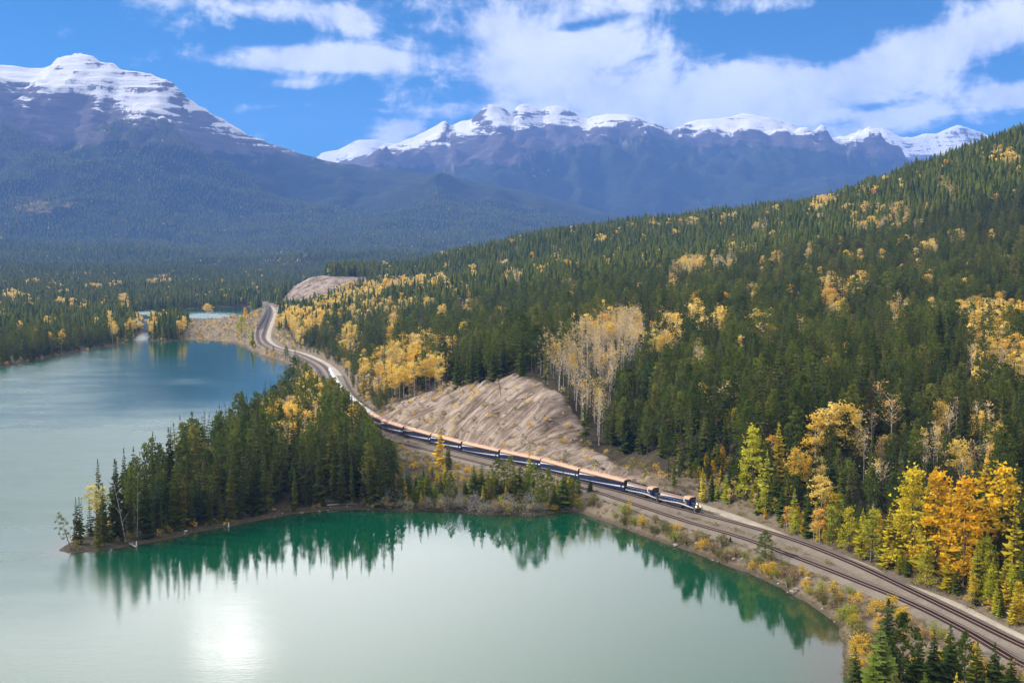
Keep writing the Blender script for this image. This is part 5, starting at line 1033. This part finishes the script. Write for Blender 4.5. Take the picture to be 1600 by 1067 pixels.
def coach(line, s0, roof, label, grp):
    c, r = on_rail(line, s0, CL); t = bpy.data.objects.new('passenger_coach', None); COL.objects.link(t); t.location = (c[0], c[1], 5.29); t.rotation_euler = (0, 0, r); t['category'] = 'railway coach'; t['label'] = label; t['group'] = grp
    for nm in ('body', 'windows', 'swoosh', 'stripe', 'gangway', 'roof_vent', 'door'):
        for part in (CP[nm] if isinstance(CP[nm], list) else [CP[nm]]): link(nm, part, t, kind='stuff' if nm in ('windows', 'roof_vent') else None)
    link('roof', ROOF[roof], t)
    for s in (-1, 1): link('bogie', BOG, t, (s*8.9, 0, 0))
    return t
def loco_parts(main, hoodband, roofm, nose, stripe, lamp=True):
    Q = {}; mb = MB(); mb.box(-8.6, 8.7, -1.5, 1.5, 1.18, 1.62, 0, .05); mb.box(-8.9, -8.5, -1.4, 1.4, .55, 1.6, 0); mb.box(8.55, 8.95, -1.4, 1.4, .5, 1.6, 0)
    mb.loft([[(8.6, -1.35, .25), (8.6, 1.35, .25), (8.6, 1.35, .9), (8.6, -1.35, .9)], [(9.25, -1.2, .2), (9.25, 1.2, .2), (9.0, 1.3, .8), (9.0, -1.3, .8)]]); Q['frame'] = (mb.mesh('frame', [m_dark]), None)
    mb = MB(); mb.box(-2.6, 2.6, -1.45, 1.45, .42, 1.16, 0, .25); Q['fuel_tank'] = (mb.mesh('fuel_tank', [m_dark]), None)
    mb = MB(); pr = [(-1.02, 1.62), (1.02, 1.62), (1.02, 3.85), (.78, 4.15), (-.78, 4.15), (-1.02, 3.85)]; mb.loft([[(-8.3, y, z) for y, z in pr], [(3.6, y, z) for y, z in pr]])
    for k in range(9):
        for s in (-1, 1): y0, y1 = sorted((s*1.015, s*1.04)); mb.box(-7.9+k*1.25, -6.85+k*1.25, y0, y1, 1.8, 3.1)
    Q['hood'] = (mb.mesh('hood', [main]), None)
    mb = MB()
    for s in (-1, 1): y0, y1 = sorted((s*1.021, s*1.05)); mb.box(-8.2, 3.5, y0, y1, 3.35, 3.82); mb.box(-8.2, 3.5, s*.93-.09, s*.93+.09, 3.86, 4.05)
    Q['hood_band'] = (mb.mesh('hood_band', [hoodband]), None)
    mb = MB(); mb.box(-8.0, -4.9, -.72, .72, 4.15, 4.36, 0, .05); mb.box(-2.2, .4, -.62, .62, 4.15, 4.5, 0, .08); mb.box(1.2, 3.3, -.7, .7, 4.15, 4.30, 0)
    for x in (-7.4, -6.2, -4.1, -3.0): ring = [(x+.52*math.cos(a), .52*math.sin(a)) for a in np.linspace(0, 2*math.pi, 14, endpoint=False)]; mb.loft([[(x_, y_, 4.15) for x_, y_ in ring], [(x_, y_, 4.5) for x_, y_ in ring]])
    mb.tube([(-.9, .2, 4.4), (-.9, .2, 4.75)], [.22, .2], 8); Q['roof_gear'] = (mb.mesh('roof_gear', [m_dark]), None)
    mb = MB(); pr = [(-1.5, 1.62), (1.5, 1.62), (1.5, 3.95), (1.05, 4.45), (-1.05, 4.45), (-1.5, 3.95)]; mb.loft([[(3.62, y, z) for y, z in pr], [(6.3, y, z) for y, z in pr]]); Q['cab'] = (mb.mesh('cab', [main]), None)
    mb = MB()
    for s in (-1, 1): y0, y1 = sorted((s*1.495, s*1.507)); mb.box(3.66, 4.9, y0, y1, 2.75, 3.92); mb.box(3.66, 6.2, y0, y1, 3.74, 3.92)
    Q['cab_panel'] = (mb.mesh('cab_panel', [stripe]), None)
    mb = MB(); pr2 = [(-1.54, 3.93), (-1.09, 4.47), (1.09, 4.47), (1.54, 3.93), (1.1, 4.56), (-1.1, 4.56)]; pr2 = [(-1.56, 3.92), (-1.56, 4.0), (-1.08, 4.52), (1.08, 4.52), (1.56, 4.0), (1.56, 3.92), (1.06, 4.46), (-1.06, 4.46)]
    mb.loft([[(3.55, y, z) for y, z in pr2], [(6.55, y, z) for y, z in pr2]]); Q['cab_roof'] = (mb.mesh('cab_roof', [roofm]), None)
    mb = MB()
    for s in (-1, 1):
        y0, y1 = sorted((s*1.495, s*1.515)); mb.box(4.1, 5.0, y0, y1, 2.9, 3.7); mb.box(5.15, 6.0, y0, y1, 2.9, 3.7); y0, y1 = sorted((s*.35, s*1.25)); mb.box(6.295, 6.325, y0, y1, 3.1, 3.8)
    Q['cab_window'] = (mb.mesh('cab_window', [m_glass]), None)
    mb = MB(); mb.loft([[(6.31, y, z) for y, z in [(-.98, 1.62), (.98, 1.62), (.98, 2.85), (.8, 3.02), (-.8, 3.02), (-.98, 2.85)]], [(8.3, y, z) for y, z in [(-.85, 1.62), (.85, 1.62), (.85, 2.6), (.68, 2.78), (-.68, 2.78), (-.85, 2.6)]]]); Q['nose'] = (mb.mesh('nose', [main]), None)
    mb = MB(); mb.box(8.3, 8.34, -.6, .6, 1.7, 2.35); mb.box(8.955, 8.98, -1.3, 1.3, 1.15, 1.55); Q['nose_panel'] = (mb.mesh('nose_panel', [nose]), None)
    xs = np.linspace(-8.55, 8.5, 12); f = (xs+8.55)/17.05; lo = 1.28+.95*np.sin(np.pi*np.clip(f*1.02-.0, 0, 1))**2*f*.75; th = .14+.34*f*(1-f**5)
    Q['swoosh'] = (strip_mesh('swoosh', list(zip(xs, lo+th)), list(zip(xs, lo)), 1.505, stripe), None)
    xs = np.linspace(-8.28, 3.5, 7); f = (xs+8.28)/11.78; Q['stripe'] = (strip_mesh('stripe', list(zip(xs, 3.34+f*0)), list(zip(xs, 2.72+.58*f**.6)), 1.051, stripe), None)
    mb = MB()
    for s in (-1, 1):
        y = s*1.44
        for x in np.linspace(-8.3, 3.3, 9): mb.tube([(x, y, 1.6), (x, y, 2.65)], [.02, .02], 4)
        mb.tube([(-8.3, y, 2.65), (3.3, y, 2.65)], [.022, .022], 4); mb.tube([(8.45, s*1.3, 1.6), (8.45, s*1.3, 2.6)], [.025, .025], 4)
        for z in (.6, .95, 1.3): mb.box(8.6, 9.0, s*1.38-.1, s*1.38+.1, z, z+.04)
    Q['handrail'] = (mb.mesh('handrail', [m_whitep]), None)
    return Q
LQ = loco_parts(m_navy, m_bronze, m_bronze, m_gold2, m_whitep); FQ = loco_parts(m_redp, m_redp, m_grey, m_whitep, m_redp)
mbl = MB(); mbl.tube([(0, 0, 0), (.10, 0, 0)], [.16, .15], 10); LAMP = mbl.mesh('headlight', [m_lamp]); EMB = MB()
for s in (-1, 1): y0, y1 = sorted((s*1.505, s*1.53)); EMB.box(3.7, 5.2, y0, y1, 1.95, 2.55, 0, .0)
EMBL = EMB.mesh('emblem', [flat_mat('brown_emblem', (.22, .11, .07), .5)])
def locomotive(line, s0, Q, name, label, grp, lights=True, emblem=True):
    c, r = on_rail(line, s0, 18.0); t = bpy.data.objects.new(name, None); COL.objects.link(t); t.location = (c[0], c[1], 5.29); t.rotation_euler = (0, 0, r); t['category'] = 'locomotive'; t['label'] = label
    if grp: t['group'] = grp
    for nm, (me_, _) in Q.items():
        for part in (me_ if isinstance(me_, list) else [me_]): link(nm, part, t, kind='stuff' if nm in ('handrail', 'cab_window', 'roof_gear', 'cab_panel') else None)
    if emblem: link('emblem', EMBL, t)
    for s in (-1, 1): link('bogie', BOG if name == 'locomotive' else BOG3, t, (s*5.4, 0, 0))
    if lights:
        for y, z in ((-.95, 1.80), (.95, 1.80)): link('headlight', LAMP, t, (8.99, y, z))
        link('headlight', LAMP, t, (8.35, 0, 2.55))
    return t
SL = np.arange(len(far_t))*2.0
def s_near(line, u, v):
    p = at_z(A([u], float), A([v], float), ZT)[0]; return 2.0*int(np.argmin(((line-p)**2).sum(1)))
s0 = s_near(far_t, 1092, 802)
locomotive(far_t, s0, LQ, 'locomotive', 'lead navy and white locomotive with lit headlights', 'passenger train locomotives')
s0 += 18.6
locomotive(far_t, s0, LQ, 'locomotive', 'second navy locomotive coupled between the lead one and the first coach', 'passenger train locomotives', False)
s0 += 18.4
tail = s_near(far_t, 516, 584)
print('ARC', [s_near(far_t, u, v) for u, v in ((1092,802),(1037,786.5),(981.5,771),(911,752.5),(841,733),(778,719),(721.6,706),(673.6,693),(630,680.5),(600,670),(516,584))], s0, tail)
k = 0; COACH_PITCH = 25.95
while s0 + CL < tail + 8:
    far_end = tail - s0
    bronze = k < 8
    coach(far_t, s0, 'bronze' if bronze else 'white', ('%s bronze-roofed navy coach behind the two locomotives' % WORDS[k]) if bronze else ('%s pale-roofed coach behind the last bronze-roofed one' % WORDS[k-8]), 'coaches of the passenger train')
    s0 += COACH_PITCH; k += 1
# the coal train standing beyond the bend
f0 = s_near(near_t, 403, 514)
locomotive(near_t, f0, FQ, 'freight_locomotive', 'small red locomotive at the head of the coal train beyond the bend', None, False, False)
mb = MB(); pr0 = [(-1.5, 1.0), (1.5, 1.0), (1.5, 3.5), (-1.5, 3.5)]
mb.loft([[(-7.6, y, z) for y, z in pr0], [(-7.6+.01, y, z) for y, z in pr0], [(7.6, y, z) for y, z in pr0]]); mb.box(-4.5, 4.5, -1.1, 1.1, .45, 1.0); HOP = mb.mesh('hopper', [m_car])
mb = MB(); mb.loft([[(-7.3, -1.35, 3.5), (7.3, -1.35, 3.5), (7.3, 1.35, 3.5), (-7.3, 1.35, 3.5)], [(-6.6, -.4, 4.0), (6.6, -.4, 4.0), (6.6, .4, 4.0), (-6.6, .4, 4.0)]]); LOAD = mb.mesh('coal_load', [m_coal])
f0 += 18.6; k = 0
while f0 + 17 < len(near_t)*2.0 and k < 30:
    c, r = on_rail(near_t, f0, 15.6); t = bpy.data.objects.new('coal_car', None); COL.objects.link(t); t.location = (c[0], c[1], 5.29); t.rotation_euler = (0, 0, r); t['category'] = 'freight car'; t['group'] = 'coal cars of the freight train'
    t['label'] = '%s dark coal car behind the red locomotive' % WORDS[k] if k < 30 else 'dark coal car in the far tail of the train behind the red locomotive'
    link('hopper', HOP, t); link('coal_load', LOAD, t)
    for s in (-1, 1): link('bogie', BOG, t, (s*5.6, 0, 0))
    f0 += 16.2; k += 1

# ------------------------------------------------------------------ small things by the line and the water
def simple(name, mb, mats, u, v, label, cat, rx=0.0, ry=0.0):
    x, y, z = at_px(u, v, 1.0); o = link(name, mb.mesh(name, mats), None, (x, y, z-.1)); o.rotation_euler = (rx, ry, 0); o['label'] = label; o['category'] = cat; return o
mb = MB(); mb.tube([(0, 0, 0), (0, 0, 8.4)], [.15, .11], 8); mb.box(-.75, .75, -.06, .06, 7.6, 7.75, 0); simple('utility_pole', mb, [m_bark], 783, 706, 'old leaning wooden pole at the foot of the pale cut bank', 'pole', .02, -.16)
for u, v, hh, lab in ((1487, 922, 3.6, 'white-topped signal post at the road edge under the orange larches'), (1057, 768, 2.6, 'short white-topped post behind the second locomotive')):
    mb = MB(); mb.tube([(0, 0, 0), (0, 0, hh)], [.06, .05], 6, 0); mb.box(-.28, .28, -.22, .22, hh-.05, hh+.5, 1, .05); simple('signal_post', mb, [m_rail, m_whitep], u, v, lab, 'post')
for u, v, lab in ((213, 853, 'white stump standing in the water below the peninsula point'), (357, 823, 'white stump at the waterline below the wood')):
    mb = MB(); mb.tube([(0, 0, -.5), (.05, 0, .9), (.1, 0, 1.6)], [.22, .19, .12], 8); p = at_z(A([u], float), A([v], float), 0)[0]; o = link('stump', mb.mesh('stump', [m_whitep]), None, (p[0], p[1], 0)); o['label'] = lab; o['category'] = 'stump'
for u, v, L, a, lab in ((205, 851, 9, 2.2, 'bleached log lying at the peninsula point'), (535, 789, 11, .35, 'grey driftwood log on the bay shore under the wood'), (590, 791, 8, -.2, 'grey driftwood log at the neck of the peninsula'), (372, 806, 8, .5, 'fallen dead trunk below the peninsula wood'), (862, 796, 7, .2, 'log at the water below the shore clump')):
    x, y, z = at_px(u, v, .4); mb = MB(); mb.tube([(-L/2, 0, .2), (0, .25, .35), (L/2, 0, .25)], [.26, .20, .07], 7)
    for q in range(4): xx = random.uniform(-L*.3, L*.4); mb.tube([(xx, .1, .3), (xx+.5, random.uniform(-.7, .7), 1.1)], [.06, .02], 4)
    o = link('driftwood_log', mb.mesh('driftwood_log', [m_twig]), None, (x, y, z+.05)); o.rotation_euler = (0, .03, a); o['label'] = lab; o['category'] = 'log'
for u, v, hp, ln, lab in ((196, 846, 108, -.13, 'dead grey trunk leaning out of the clump at the point'), (214, 838, 92, .06, 'bare dead trunk beside the leaning grey one'), (907, 660, 60, .02, 'white dead trunk standing at the top of the cut bank'), (938, 690, 78, .03, 'tall bare white trunk on the slope beside the cut bank')):
    x, y, z = at_px(u, v, 1.0); tree('dead_tree', x, y, z, hp*y/F, T_snag, None, 'dead tree', lab, None, .4, 1.0, None, (0, ln))
rk_ = random.Random(4)
for q, (u, v, s) in enumerate([(1139,878,1.5),(1131,874,1.0),(1147,881,1.1),(1262,923,1.2),(1275,931,.9),(1088,858,.9),(1215,905,1.0),(1160,884,.8),(1240,915,.9),(960,800,.8),(1020,822,.8)]):
    mb = MB(); rings = []
    for k in range(5):
        t = k/4; rr = s*math.sin(math.pi*(.12+.8*t))*.62; rings.append([(rr*math.cos(a)*rk_.uniform(.8, 1.2)*1.25, rr*math.sin(a)*rk_.uniform(.8, 1.2), s*.75*t-.12) for a in np.linspace(0, 6.283, 8, endpoint=False)])
    mb.loft(rings); x, y, z = at_px(u, v, .5); o = link('boulder', mb.mesh('boulder', [m_road]), None, (x, y, z)); o['category'] = 'boulder'; o['group'] = 'pale boulders on the embankment'
    o['label'] = '%s pale boulder along the embankment shore from the coaches' % WORDS[sorted([960,1020,1088,1131,1139,1147,1160,1215,1240,1262,1275]).index(u)]
